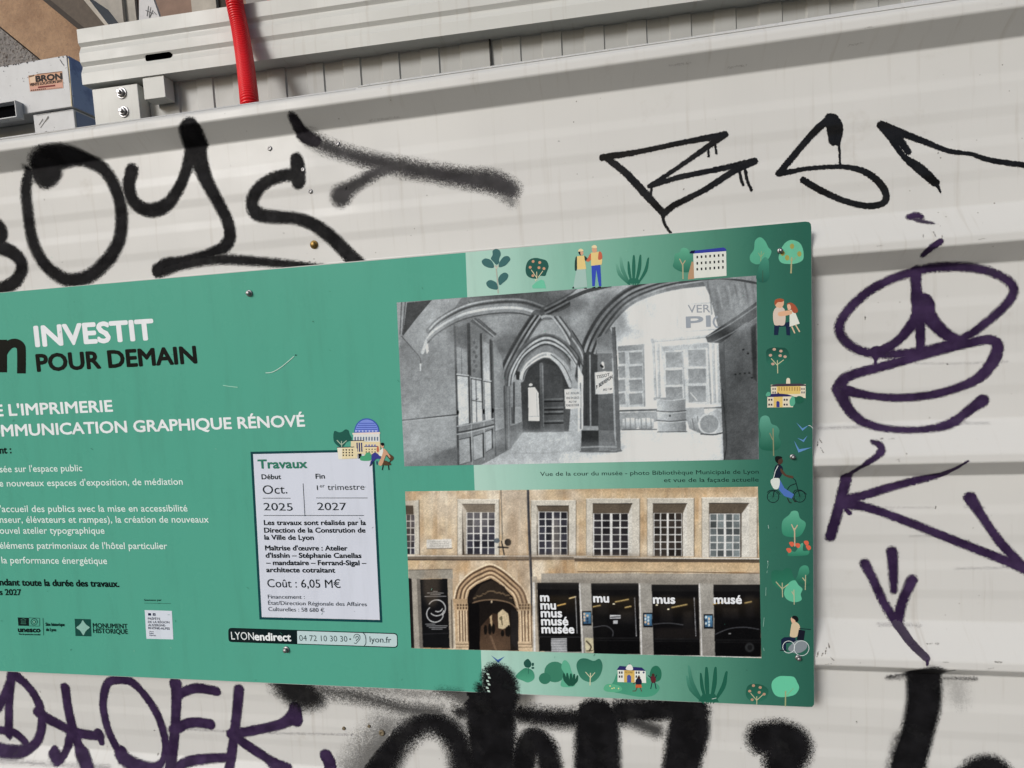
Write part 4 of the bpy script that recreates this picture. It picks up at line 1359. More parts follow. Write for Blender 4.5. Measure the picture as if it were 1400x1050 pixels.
# ---- the two photographs printed on the sign (ink densities worked out on a fine mesh)
class Canvas:
    def __init__(self, x0, y0, x1, y1, s, base):
        self.x0, self.y0, self.s = x0, y0, s
        self.W, self.H = int((x1 - x0) * s), int((y1 - y0) * s)
        self.im = np.ones((self.H, self.W, 3)) * np.array(base, float)

    def c(self, pts):
        return [((p[0] - self.x0) * self.s, (p[1] - self.y0) * self.s) for p in pts]

    def _blend(self, m, col, i0, i1, j0, j1):
        sub = self.im[j0:j1, i0:i1]
        self.im[j0:j1, i0:i1] = sub + (col - sub) * m[..., None]

    def poly(self, pts, c, c2=None, a=1.0, horiz=False, soft=0, smooth=False):
        P = np.array(self.c(cat(pts, True, 5) if smooth else pts))
        pad = int(soft * 2 + 1)
        i0, i1 = max(int(P[:, 0].min()) - pad, 0), min(int(P[:, 0].max()) + pad + 2, self.W)
        j0, j1 = max(int(P[:, 1].min()) - pad, 0), min(int(P[:, 1].max()) + pad + 2, self.H)
        if i1 <= i0 or j1 <= j0:
            return
        X = np.arange(i0, i1)[None, :] + 0.5
        Y = np.arange(j0, j1)[:, None] + 0.5
        m = np.zeros((j1 - j0, i1 - i0), bool)
        for k in range(len(P)):
            ax, ay = P[k - 1]; bx, by = P[k]
            if ay == by:
                continue
            cr = ((ay <= Y) & (by > Y)) | ((by <= Y) & (ay > Y))
            m ^= cr & (X < ax + (Y - ay) / (by - ay) * (bx - ax))
        m = m.astype(float)
        if soft:
            m = blur(m, soft)
        if c2 is None:
            col = np.array(c, float)
        else:
            t = ((X - P[:, 0].min()) / max(np.ptp(P[:, 0]), 1) if horiz else (Y - P[:, 1].min()) / max(np.ptp(P[:, 1]), 1))
            t = np.clip(t, 0, 1) * np.ones_like(m)
            col = np.array(c, float) + (np.array(c2, float) - np.array(c, float)) * t[..., None]
        self._blend(m * a, col, i0, i1, j0, j1)

    def line(self, pts, wpx, c, a=1.0, smooth=True, soft=0.8):
        """width in picture pixels"""
        P = np.array(self.c(cat(pts, False, 6) if smooth and len(pts) > 2 else pts))
        r = wpx * self.s / 2
        pad = int(r + soft + 2)
        i0, i1 = max(int(P[:, 0].min()) - pad, 0), min(int(P[:, 0].max()) + pad + 2, self.W)
        j0, j1 = max(int(P[:, 1].min()) - pad, 0), min(int(P[:, 1].max()) + pad + 2, self.H)
        if i1 <= i0 or j1 <= j0:
            return
        X = np.arange(i0, i1)[None, :] + 0.5
        Y = np.arange(j0, j1)[:, None] + 0.5
        d = np.full((j1 - j0, i1 - i0), 1e9)
        for p, q_ in zip(P[:-1], P[1:]):
            e = q_ - p
            t = np.clip(((X - p[0]) * e[0] + (Y - p[1]) * e[1]) / (e @ e + 1e-9), 0, 1)
            d = np.minimum(d, np.hypot(X - p[0] - t * e[0], Y - p[1] - t * e[1]))
        self._blend(np.clip((r - d) / soft + 0.5, 0, 1) * a, np.array(c, float), i0, i1, j0, j1)

    def ell(self, cx, cy, rx, ry, c, a=1.0, soft=0):
        t = np.linspace(0, 2 * math.pi, 28, endpoint=False)
        self.poly([(cx + rx * math.cos(k), cy + ry * math.sin(k)) for k in t], c, None, a, False, soft)

    def noise(self, amp, cell, seed, region=None):
        rs = np.random.RandomState(seed)
        n = rs.rand(self.H // cell + 2, self.W // cell + 2) - 0.5
        yy, xx = np.arange(self.H) / cell, np.arange(self.W) / cell
        j, i = yy.astype(int), xx.astype(int)
        fy, fx = (yy - j)[:, None], (xx - i)[None, :]
        v = (n[j][:, i] * (1 - fy) * (1 - fx) + n[j + 1][:, i] * fy * (1 - fx) + n[j][:, i + 1] * (1 - fy) * fx + n[j + 1][:, i + 1] * fy * fx)
        self.im *= (1 + amp * v * 2)[..., None]

    def tint(self, c, amp, cw, ch, seed, lo=0.45, hi=0.8, box=None):
        rs = np.random.RandomState(seed)
        n = rs.rand(self.H // ch + 2, self.W // cw + 2)
        yy, xx = np.arange(self.H) / ch, np.arange(self.W) / cw
        j, i = yy.astype(int), xx.astype(int)
        fy, fx = (yy - j)[:, None], (xx - i)[None, :]
        fy, fx = fy * fy * (3 - 2 * fy), fx * fx * (3 - 2 * fx)
        v = (n[j][:, i] * (1 - fy) * (1 - fx) + n[j + 1][:, i] * fy * (1 - fx) + n[j][:, i + 1] * (1 - fy) * fx + n[j + 1][:, i + 1] * fy * fx)
        m = np.clip((v - lo) / (hi - lo), 0, 1) * amp
        self.im += (np.array(c, float) - self.im) * m[..., None]


def blur(m, r):
    r = int(max(1, r))
    k = np.ones(2 * r + 1) / (2 * r + 1)
    for _ in range(2):
        m = np.apply_along_axis(lambda v: np.convolve(v, k, 'same'), 1, m)
        m = np.apply_along_axis(lambda v: np.convolve(v, k, 'same'), 0, m)
    return m


def photo_print(cv, corners, nu, nv, name, label):
    """corners tl, tr, br, bl in picture pixels"""
    tl, tr, br, bl = [np.array(c, float) for c in corners]
    uu = np.linspace(0, 1, nu)[None, :, None]
    vv = np.linspace(0, 1, nv)[:, None, None]
    px = (tl * (1 - uu) + tr * uu) * (1 - vv) + (bl * (1 - uu) + br * uu) * vv
    d = np.einsum('ij,vuj->vui', AX, np.stack([(px[..., 0] - 700) / F_PX, -(px[..., 1] - 525) / F_PX, -np.ones(px.shape[:2])], -1))
    P = CAM + d * ((YS - 2.6 * LAY - CAM[1]) / d[..., 1])[..., None]
    im = np.clip(cv.im, 0, 255)
    k = np.array([0.25, 0.5, 0.25])
    X = np.clip((px[..., 0] - cv.x0) * cv.s - 0.5, 0, cv.W - 1.001)
    Y = np.clip((px[..., 1] - cv.y0) * cv.s - 0.5, 0, cv.H - 1.001)
    i, j = X.astype(int), Y.astype(int)
    fx, fy = (X - i)[..., None], (Y - j)[..., None]
    c = im[j, i] * (1 - fx) * (1 - fy) + im[j, i + 1] * fx * (1 - fy) + im[j + 1, i] * (1 - fx) * fy + im[j + 1, i + 1] * fx * fy
    me = bpy.data.meshes.new(name)
    idx = np.arange(nu * nv).reshape(nv, nu)
    q = np.stack([idx[1:, :-1], idx[1:, 1:], idx[:-1, 1:], idx[:-1, :-1]], -1).reshape(-1, 4)
    me.vertices.add(nu * nv)
    me.vertices.foreach_set('co', P.reshape(-1).astype(np.float32))
    me.loops.add(q.size)
    me.loops.foreach_set('vertex_index', q.ravel().astype(np.int32))
    me.polygons.add(len(q))
    me.polygons.foreach_set('loop_start', np.arange(0, q.size, 4, dtype=np.int32))
    me.update(calc_edges=True)
    ca = me.color_attributes.new('ink', 'FLOAT_COLOR', 'POINT')
    C = np.ones((nu * nv, 4), np.float32)
    C[:, :3] = np.minimum(lin(c.reshape(-1, 3)) * KP, 0.9)
    ca.data.foreach_set('color', C.ravel())
    me.materials.append(M['ink'])
    o = new_obj(name, me, sign)
    o['label'] = label
    return o


def g(v):
    v = v * 255
    return (v * 0.96, v * 0.99, v * 1.02)


# courtyard, black and white
cv = Canvas(530, 365, 1050, 650, 2.6, g(0.46))
a = Z(540, 400, 4.377)
b = Z(790, 370, 3.889)
cv.poly(a((0, 40), (400, 30), (380, 1050), (0, 1050)), g(0.47), g(0.55))
cv.poly(a((10, 300), (370, 200), (370, 480), (30, 420)), g(0.43), None, 0.7, False, 10)
cv.poly(a((10, 55), (75, 50), (45, 265), (20, 345)), g(0.52)); cv.line(a((40, 55), (30, 250)), 1.2, g(0.28)); cv.line(a((62, 55), (45, 250)), 1.5, g(0.3))
cv.poly(a((220, 44), (420, 30), (330, 130), (250, 210), (190, 300), (160, 395), (110, 340), (40, 262)), g(0.56), g(0.5))
cv.poly(a((72, 60), (222, 44), (140, 140), (46, 262)), g(0.26))
cv.line(a((40, 262), (100, 330), (150, 392), (150, 440)), 1.2, g(0.3)); cv.poly(a((180, 312), (198, 306), (202, 352), (190, 368)), g(0.82)); cv.poly(a((146, 425), (158, 425), (156, 468), (150, 470)), g(0.75))
# vault top and its broad arch
cv.poly(a((400, 30), (760, 0), (1138, -30), (1138, 10), (905, 130), (740, 50), (590, 45), (430, 90), (330, 130)), g(0.42))
cv.poly(a((490, 150), (850, 120), (760, 240), (640, 395), (585, 290)), g(0.52), g(0.42))
cv.poly(a((480, 150), (610, 250), (585, 268), (450, 170)), g(0.32)); cv.line(a((470, 160), (595, 262)), 1.2, g(0.6)); cv.line(a((500, 158), (605, 248)), 1.0, g(0.22))
ar = ((165, 360), (200, 270), (270, 205), (420, 128), (600, 95), (760, 96), (895, 140))
sh = lambda pts, dx, dy: [(p_[0] + dx, p_[1] + dy) for p_ in pts]
cv.line(a(*sh(ar[1:], 10, -42)), 11, g(0.40)); cv.line(a(*sh(ar[1:], 8, -52)), 2.2, g(0.62)); cv.line(a(*sh(ar[1:], 8, -36)), 2.4, g(0.28)); cv.line(a(*sh(ar[1:], 6, -18)), 3.2, g(0.52)); cv.line(a(*sh(ar[2:], 0, -6)), 1.2, g(0.24))
cv.line(a(*ar), 4.2, g(0.72)); cv.line(a(*sh(ar[1:], -2, 16)), 4.2, g(0.50)); cv.line(a(*sh(ar[1:], -4, 30)), 2.0, g(0.30))
# diagonal rib to the boss, boss, rib to the upper right
cv.poly(a((930, 130), (1138, 20), (1138, 430), (1040, 240)), g(0.52), g(0.42)); cv.poly(a((840, 170), (960, 160), (1060, 330), (900, 240), (760, 330)), g(0.54))
for w_, dx, v in ((17, 0, 0.34), (4, -26, 0.24), (2.5, -12, 0.50), (2.5, 4, 0.22), (3, 18, 0.56), (2, 30, 0.28)):
    cv.line(a((852 + dx, 140), (800 + dx, 215), (720 + dx, 350), (660 + dx, 480), (640 + dx + 8, 590)), w_, g(v * 1.1 if v > 0.4 else v * 0.9), 0.85, True, 2.2)
for w_, dy, v in ((16, 0, 0.34), (3, -20, 0.5), (3, -8, 0.2), (2.4, 6, 0.5), (2.4, 20, 0.22)):
    cv.line(a((900, 118 + dy), (1010, 62 + dy), (1150, -20 + dy)), w_, g(v * 1.1 if v > 0.4 else v * 0.9), 0.85, True, 2.2)
for w_, dx, v in ((13, 0, 0.42), (2.5, -22, 0.62), (2, -10, 0.28), (2.6, 8, 0.6), (2, 22, 0.28)):
    cv.line(a((965 + dx, 145), (1030 + dx, 235), (1090 + dx, 350), (1145 + dx, 470)), w_, g(v * 1.1 if v > 0.4 else v * 0.9), 0.85, True, 2.2)
cv.ell(*a((912, 148))[0], 9, 3.5, g(0.6)); cv.ell(*a((912, 156))[0], 7, 2, g(0.4))
# second and third arches
for w_, k, v in ((17, 0, 0.40), (3, -24, 0.30), (3, -10, 0.62), (2.4, 4, 0.28), (3, 16, 0.62), (2, 28, 0.25)):
    cv.line(a((690 + k * 0.7, 560), (706 + k * 0.6, 470 + k * 0.4), (780, 350 + k), (895, 282 + k), (1000, 322 + k), (1080 - k * 0.4, 420 + k * 0.5), (1135 - k * 0.8, 540)), w_, g(v * 1.1 if v > 0.4 else v * 0.9), 0.85, True, 2.2)
# dark passage beyond
cv.poly(a((752, 540), (790, 440), (892, 385), (990, 430), (1050, 530), (1062, 600), (1045, 832), (760, 836)), g(0.22), g(0.3))
cv.poly(a((890, 420), (1000, 450), (1012, 830), (890, 830)), g(0.26), g(0.34)); cv.line(a((876, 430), (882, 810)), 5.2, g(0.36)); cv.line(a((884, 440), (890, 800)), 1.2, g(0.5))
for y in (640, 690, 715, 770):
    cv.line(a((895, y), (1005, y - 4)), 1.8, g(0.42)); cv.line(a((895, y + 12), (1005, y + 10)), 1.8, g(0.16))
for w_, k, v in ((8, 0, 0.5), (2, -14, 0.7), (2, 8, 0.72), (1.6, 18, 0.3)):
    cv.line(a((755 + k * 0.6, 520), (790, 440 + k), (895, 375 + k), (990, 420 + k), (1065 - k * 0.5, 560)), w_, g(v * 1.1 if v > 0.4 else v * 0.9), 0.85, True, 2.2)
cv.line(a((915, 372), (990, 440), (1048, 560)), 4, g(0.68)); cv.line(a((935, 372), (1010, 440), (1070, 570)), 1.6, g(0.35)); cv.line(a((950, 370), (1030, 440), (1080, 560)), 2.4, g(0.6))
cv.poly(a((797, 570), (836, 566), (858, 600), (866, 768), (800, 768)), g(0.88)); cv.ell(*a((812, 552))[0], 2.6, 1.8, g(0.8)); cv.line(a((848, 600), (852, 740)), 1.0, g(0.5)); cv.line(a((800, 742), (866, 740)), 1.0, g(0.55))
cv.poly(a((1050, 400), (1110, 480), (1130, 600), (1120, 840), (1040, 832), (1060, 580)), g(0.58)); cv.poly(a((1100, 480), (1125, 540), (1128, 600), (1112, 600)), g(0.85))
# left wall beyond the doors
cv.poly(a((585, 280), (640, 390), (660, 560), (690, 940), (602, 980)), g(0.50), g(0.58)); cv.poly(a((596, 830), (655, 810), (690, 940), (602, 980)), g(0.42)); cv.line(a((590, 695), (650, 690)), 1, g(0.66))
cv.poly(a((690, 560), (720, 490), (752, 520), (764, 836), (690, 940)), g(0.54)); cv.poly(a((690, 800), (764, 770), (764, 850), (690, 935)), g(0.40)); cv.line(a((712, 540), (712, 780)), 2.4, g(0.25)); cv.line(a((700, 690), (702, 780)), 2, g(0.3)); cv.line(a((722, 690), (752, 686)), 0.8, g(0.66)); cv.poly(a((722, 468), (748, 474), (744, 524), (726, 520)), g(0.2))
cv.poly(a((646, 560), (690, 560), (688, 940), (658, 944)), g(0.42)); cv.line(a((654, 560), (664, 940)), 2, g(0.28)); cv.line(a((676, 570), (682, 935)), 1.6, g(0.54))
# doors
cv.poly(a((350, 200), (440, 180), (585, 280), (602, 980), (560, 1010), (460, 1040), (375, 1050)), g(0.46))
cv.poly(a((362, 210), (432, 190), (440, 340), (366, 330)), g(0.40)); cv.poly(a((368, 322), (428, 345), (437, 490), (370, 482)), g(0.53)); cv.line(a((397, 335), (400, 485)), 1.0, g(0.38))
cv.poly(a((371, 496), (440, 500), (447, 780), (372, 795)), g(0.68), g(0.74)); cv.poly(a((450, 240), (506, 268), (512, 515), (456, 505)), g(0.50), g(0.42)); cv.poly(a((460, 518), (522, 526), (528, 765), (465, 785)), g(0.66), g(0.74))
cv.line(a((484, 520), (490, 775)), 1.4, g(0.38)); cv.line(a((460, 645), (525, 655)), 1.2, g(0.3)); cv.poly(a((530, 290), (562, 310), (568, 525), (530, 518)), g(0.55), g(0.7)); cv.poly(a((536, 530), (572, 532), (577, 757), (540, 765)), g(0.72), g(0.66))
for pts, w_, v in ((((357, 205), (372, 700), (378, 1040)), 3.0, 0.28), (((440, 190), (446, 500), (452, 785)), 4.4, 0.22), (((450, 500), (462, 1030)), 1.2, 0.6), (((515, 250), (522, 520), (532, 765)), 3.6, 0.22), (((524, 250), (536, 1000)), 1.2, 0.55), (((572, 285), (578, 520), (583, 760)), 3, 0.25), (((582, 290), (602, 975)), 1.6, 0.35)):
    cv.line(a(*pts), w_, g(v * 1.1 if v > 0.4 else v * 0.9), 0.85, True, 2.2)
for pts in (((370, 488), (440, 496)), ((456, 508), (515, 518)), ((530, 523), (575, 530))):
    cv.line(a(*pts), 1.6, g(0.66)); cv.line(a(*sh(pts, 0, 8)), 1.0, g(0.25))
for k in range(7):
    cv.ell(*a((474 + (k % 2) * 12, 300 + k * 28))[0], 2.0, 2.4, g(0.34), 0.8)
cv.line(a((372, 800), (460, 785), (590, 755)), 1.6, g(0.62)); cv.line(a((372, 838), (460, 822), (592, 790)), 2.0, g(0.26)); cv.line(a((372, 848), (460, 832), (592, 800)), 1.2, g(0.64))
for P4 in (((384, 880), (450, 866), (456, 1010), (388, 1030)), ((470, 860), (528, 842), (530, 985), (474, 1005)), ((542, 832), (582, 818), (584, 930), (546, 955))):
    cv.poly(a(*P4), g(0.56), g(0.62)); cv.line(a(P4[0], P4[1]), 1.0, g(0.25)); cv.line(a(P4[1], P4[2]), 2.2, g(0.22)); cv.line(a(P4[2], P4[3]), 1.0, g(0.35))
for x, y in ((377, 718), (532, 712), (586, 706)):
    cv.ell(*a((x, y))[0], 1.4, 3.4, g(0.1))
cv.line(a((484, 640), (498, 636)), 1.0, g(0.15))
cv.line(a((40, 765), (200, 748), (372, 730)), 1.6, g(0.26)); cv.line(a((40, 772), (372, 738)), 1.0, g(0.62)); cv.poly(a((50, 1036), (200, 980), (372, 918), (376, 1050), (50, 1050)), g(0.36), g(0.44), 0.8, False, 3)
# floor of the passage and the court
cv.poly(a((470, 1050), (560, 1010), (690, 936), (764, 838), (1145, 832), (1145, 1050)), g(0.60), g(0.68)); cv.poly(a((690, 936), (764, 838), (1140, 832), (1140, 880)), g(0.56), None, 0.6, False, 8)
cv.line(a((700, 960), (900, 960), (1120, 940)), 2, g(0.5), 0.5)
# right half: vault cells, courtyard wall, great arch
cv.poly(b((-40, 130), (0, 95), (200, 80), (420, 60), (230, 130), (100, 280), (40, 440), (0, 370), (-40, 300)), g(0.60), g(0.46))
cv.line(b((-50, 150), (60, 105), (170, 84)), 5, g(0.26)); cv.line(b((-40, 165), (80, 115), (200, 84)), 1.2, g(0.55))
cv.poly(b((170, 300), (260, 200), (360, 130), (500, 75), (665, 48), (700, 130), (745, 300), (765, 420), (775, 860), (225, 860), (205, 420)), g(0.84), g(0.80))
cv.poly(b((225, 850), (776, 850), (776, 1015), (-100, 1040), (-100, 965), (200, 955)), g(0.76), g(0.80), 1, False, 9)
for w_, k, v in ((24, 0, 0.36), (5, -34, 0.24), (4, -20, 0.5), (3.4, -6, 0.22), (4, 8, 0.44), (3.4, 22, 0.22), (2.6, 34, 0.5)):
    cv.line(b((30 + k, 560), (52 + k, 450), (90 + k * 0.9, 350 + k * 0.4), (165 + k * 0.7, 235 + k * 0.7), (270, 140 + k), (400, 85 + k * 0.8), (540, 52 + k * 0.6), (690, 36 + k * 0.4)), w_, g(v * 1.1 if v > 0.4 else v * 0.9), 0.85, True, 2.2)
cv.poly(b((-40, 300), (0, 365), (40, 440), (46, 520), (10, 470), (-40, 400)), g(0.36)); cv.line(b((-30, 360), (15, 430), (42, 520)), 2, g(0.6)); cv.line(b((-40, 400), (0, 450), (30, 520)), 2, g(0.26)); cv.line(b((-30, 320), (20, 400), (46, 470)), 1.6, g(0.22))
# painted wall sign
cv.line(b((720, 170), (560, 180), (552, 205), (530, 215), (528, 300), (556, 306), (566, 325), (735, 312)), 1.2, g(0.62), 1, False)
# windows of the court
cv.poly(b((212, 402), (352, 390), (356, 722), (224, 726)), g(0.66)); cv.poly(b((212, 402), (352, 390), (352, 420), (214, 430)), g(0.5))
for x0_, x1_ in ((214, 250), (272, 342)):
    for y0_, y1_ in ((432, 494), (506, 568), (578, 640), (650, 710)):
        cv.poly(b((x0_, y0_ + 4), (x1_, y0_), (x1_ + 4, y1_), (x0_ + 5, y1_ + 3)), g(0.46), g(0.52))
cv.line(b((348, 395), (355, 720)), 2.4, g(0.52))
cv.poly(b((408, 378), (690, 352), (745, 380), (752, 715), (440, 700)), g(0.78)); cv.poly(b((440, 400), (690, 380), (700, 715), (470, 690)), g(0.70)); cv.poly(b((445, 405), (690, 385), (690, 408), (448, 430)), g(0.58))
for x0_, x1_, ys_ in ((466, 555, ((432, 516), (528, 608), (618, 680))), (586, 680, ((420, 510), (520, 600), (612, 700)))):
    for y0_, y1_ in ys_:
        cv.poly(b((x0_, y0_ + 2), (x1_, y0_), (x1_ + 3, y1_ - 2), (x0_ + 4, y1_)), g(0.48), g(0.56))
cv.line(b((600, 650), (634, 690)), 1.0, g(0.8)); cv.line(b((556, 430), (570, 690)), 2.0, g(0.58)); cv.line(b((692, 390), (708, 706)), 2.4, g(0.55))
for pts in (((398, 370), (412, 680)), ((424, 390), (432, 672)), ((716, 390), (726, 700)), ((742, 400), (750, 700))):
    cv.line(b(*pts), 2.0, g(0.64)); cv.line(b(*sh(pts, 7, 0)), 0.8, g(0.48))
cv.line(b((392, 372), (560, 358), (695, 346)), 3.0, g(0.66)); cv.line(b((392, 380), (560, 366), (695, 354)), 1.0, g(0.44)); cv.poly(b((388, 362), (402, 362), (404, 384), (390, 384)), g(0.5)); cv.poly(b((402, 674), (440, 670), (440, 686), (404, 690)), g(0.55))
cv.line(b((222, 734), (420, 728)), 1.6, g(0.9)); cv.line(b((222, 746), (425, 740)), 2.6, g(0.34)); cv.line(b((570, 722), (765, 716)), 2.0, g(0.9)); cv.line(b((570, 734), (765, 728)), 2.0, g(0.42)); cv.poly(b((224, 755), (424, 748), (424, 800), (226, 850)), g(0.54)); cv.poly(b((572, 730), (670, 728), (680, 800), (575, 800)), g(0.6))
# casks and vats
for x0_ in (238, 322):
    cv.poly(b((x0_, 790), (x0_ + 20, 784), (x0_ + 60, 784), (x0_ + 82, 790), (x0_ + 82, 836), (x0_ + 60, 844), (x0_ + 18, 844), (x0_, 838)), g(0.78), g(0.48))
    for k in (14, 40, 66):
        cv.line(b((x0_ + k, 786), (x0_ + k + 3, 842)), 1.2, g(0.45))
cv.line(b((236, 846), (418, 844)), 1.6, g(0.35))
cv.poly(b((420, 684), (572, 680), (576, 856), (426, 858)), g(0.66), g(0.46), 1, True); cv.ell(*b((497, 682))[0], 19.5, 2.0, g(0.55)); cv.line(b((420, 684), (497, 690), (572, 681)), 0.8, g(0.75))
for y in (746, 796):
    cv.line(b((420, y), (497, y + 5), (576, y - 2)), 1.4, g(0.32)); cv.line(b((420, y + 6), (497, y + 11), (576, y + 4)), 0.8, g(0.72))
cv.ell(*b((490, 772))[0], 1.6, 1.6, g(0.3)); cv.line(b((424, 858), (580, 856)), 1.2, g(0.3))
cv.poly(b((690, 760), (740, 735), (768, 760), (770, 850), (740, 868)), g(0.66)); cv.poly(b((580, 790), (640, 772), (700, 764), (720, 868), (640, 862), (592, 840)), g(0.66), g(0.45)); cv.line(b((608, 786), (620, 848)), 1.2, g(0.4)); cv.line(b((636, 776), (648, 860)), 1.2, g(0.42))
cv.ell(*b((697, 814))[0], 15.0, 14.6, g(0.70)); cv.ell(*b((699, 815))[0], 12.6, 12.4, g(0.52)); cv.line(b((655, 868), (720, 872), (770, 862)), 2.0, g(0.25))
# pier with plinth and round notice
cv.poly(b((100, 420), (182, 420), (192, 860), (108, 850)), g(0.40), g(0.31)); cv.line(b((186, 470), (200, 900), (208, 960)), 2.4, g(0.55)); cv.poly(b((180, 300), (200, 300), (214, 540), (230, 958), (206, 962), (192, 540)), g(0.36)); cv.line(b((196, 300), (212, 560)), 1.0, g(0.26)); cv.poly(b((100, 360), (178, 320), (182, 440), (102, 440)), g(0.52)); cv.line(b((132, 490), (136, 516)), 3.2, g(0.78)); cv.line(b((124, 505), (132, 512)), 3, g(0.12))
cv.poly(b((28, 440), (60, 430), (104, 450), (110, 850), (26, 850)), g(0.24)); cv.line(b((44, 450), (46, 830)), 2.6, g(0.22)); cv.line(b((64, 450), (68, 830)), 2.0, g(0.48)); cv.line(b((86, 450), (90, 840)), 3.0, g(0.24)); cv.poly(b((0, 500), (28, 560), (28, 840), (0, 860)), g(0.72)); cv.line(b((14, 600), (16, 840)), 2, g(0.42))
cv.poly(b((28, 826), (108, 826), (110, 856), (24, 856)), g(0.5)); cv.poly(b((20, 850), (110, 850), (112, 960), (16, 960)), g(0.20)); cv.poly(b((110, 850), (190, 850), (206, 958), (112, 962)), g(0.38)); cv.line(b((16, 940), (110, 936), (206, 938)), 2.0, g(0.56)); cv.line(b((14, 962), (206, 964)), 1.8, g(0.24)); cv.line(b((206, 962), (232, 958)), 2.0, g(0.3))
cv.poly(b((90, 542), (138, 536), (186, 537), (189, 652), (140, 656), (94, 657)), g(0.82), g(0.74)); cv.line(b((90, 542), (94, 657)), 0.8, g(0.5))
# broken wall on the right
cv.poly(b((660, 46), (700, 34), (950, 20), (950, 200), (850, 260), (745, 300), (722, 180)), g(0.50), g(0.42))
for k in range(14):
    x = 690 + k * 18
    cv.line(b((x, 60 + (k * 37) % 40), (x + 14, 140), (x + 22, 230 - (k * 29) % 50)), 2.4, g(0.36 + 0.02 * (k * 7 % 11)), 0.6)
cv.line(b((540, 64), (680, 44), (800, 42), (950, 66)), 3.4, g(0.26)); cv.line(b((540, 74), (660, 56)), 1.2, g(0.6)); cv.line(b((690, 40), (850, 42), (950, 58)), 1.2, g(0.52))
cv.poly(b((748, 380), (850, 320), (952, 250), (962, 1010), (776, 1012)), g(0.36), g(0.32)); cv.poly(b((748, 390), (780, 380), (800, 1000), (776, 1012), (766, 640)), g(0.30)); cv.poly(b((678, 352), (740, 310), (850, 238), (950, 165), (952, 245), (860, 310), (760, 385), (690, 382)), g(0.26), g(0.22)); cv.line(b((690, 350), (800, 290), (950, 190)), 1.6, g(0.46)); cv.line(b((720, 380), (820, 330), (900, 276)), 1.6, g(0.48), 0.7)
cv.poly(b((920, 300), (950, 280), (952, 590), (930, 570)), g(0.18), None, 0.8, False, 2)
for x, y in ((838, 552), (862, 548), (888, 546), (912, 545), (925, 570), (880, 420), (905, 440)):
    cv.ell(*b((x, y))[0], 1.6, 1.2, g(0.16))
cv.line(b((768, 630), (790, 900), (776, 1010)), 1.4, g(0.2)); cv.line(b((790, 700), (950, 690)), 1.0, g(0.42), 0.5)
# notice on the far pillar
cv.poly(a((1014, 580), (1060, 574), (1110, 576), (1112, 690), (1060, 697), (1020, 695)), g(0.80), g(0.68), 1, True)
for (x, y, rx, ry, v, al, so) in ((690, 395, 60, 14, 0.18, 0.55, 14), (760, 415, 46, 14, 0.20, 0.45, 12), (600, 470, 40, 40, 0.62, 0.30, 22), (640, 452, 30, 22, 0.30, 0.35, 12), (565, 600, 30, 40, 0.62, 0.35, 22), (600, 630, 60, 18, 0.30, 0.30, 14), (830, 440, 26, 40, 0.26, 0.45, 14), (870, 430, 30, 30, 0.34, 0.35, 14), (700, 470, 26, 14, 0.28, 0.4, 9), (720, 600, 60, 12, 0.75, 0.25, 10), (760, 620, 70, 14, 0.5, 0.3, 12), (820, 612, 40, 8, 0.42, 0.4, 8), (930, 612, 60, 8, 0.9, 0.3, 10), (905, 430, 50, 30, 0.92, 0.4, 16), (930, 470, 60, 16, 0.70, 0.3, 14), (1012, 560, 30, 60, 0.24, 0.4, 18), (1010, 430, 26, 24, 0.62, 0.35, 12), (735, 560, 22, 30, 0.12, 0.3, 14), (690, 560, 12, 60, 0.30, 0.35, 10)):
    cv.ell(x, y, rx, ry, g(v), al, so)
cv.poly(a((797, 570), (836, 566), (858, 600), (866, 768), (800, 768)), g(0.90)); cv.line(a((848, 600), (852, 740)), 1.0, g(0.5)); cv.line(a((800, 742), (866, 740)), 1.0, g(0.5))
for k in range(3):
    cv.im[:, :, k] = cv.im[:, :, k] * 0.4 + blur(cv.im[:, :, k], 1) * 0.6
cv.noise(0.09, 1, 2); cv.noise(0.06, 4, 3); cv.noise(0.06, 12, 7); cv.noise(0.08, 50, 4)
cv.im = np.clip(cv.im, 0, 255)
cv.im = 255 * np.clip((np.clip(cv.im / 255, 0, 1) ** 0.88 - 0.5) * 1.34 + 0.53, 0.04, 0.84) * np.array((1.0, 1.0, 0.99))
photo_print(cv, ((542.3, 413.6), (1034.3, 376.7), (1037.4, 628.0), (552.8, 637.6)), 620, 300, 'courtyard_print', 'printed black and white photograph of a vaulted courtyard with barrels')
p = Print(4)
p.text('VER', *b((586, 224), (704, 221)), 10.5, (150, 156, 164), 0.01)
p.text('PI', *b((578, 303), (705, 296)), 14.5, (150, 157, 166), 0.045)
p.line(b((742, 244), (726, 256), (722, 278), (734, 298), (744, 300)), 2.6, (150, 157, 166), True)
p.build('courtyard_lettering', sign)
p = Print(4)
p.text('TISSOT', *b((100, 575), (170, 560)), 4.2, (84, 88, 94), 0.02); p.text('P. BERREFON', *b((98, 630), (184, 572)), 4.8, (60, 64, 70), 0.03); p.text('AU 1er', *b((134, 640), (184, 632)), 3.2, (84, 88, 94), 0.02)
p.build('courtyard_lettering', sign)
p = Print(4)
for s_, y in (('A.F. ROLLIN', 610), ('VINS EN GROS', 638), ('AU 1er', 660), ('FOND DE COUR', 682)):
    p.text(s_, *a((1024 if len(s_) > 7 else 1040, y), (1102 if len(s_) > 7 else 1088, y - 3)), 3.0, (120, 124, 130), 0.02)
p.build('courtyard_lettering', sign)

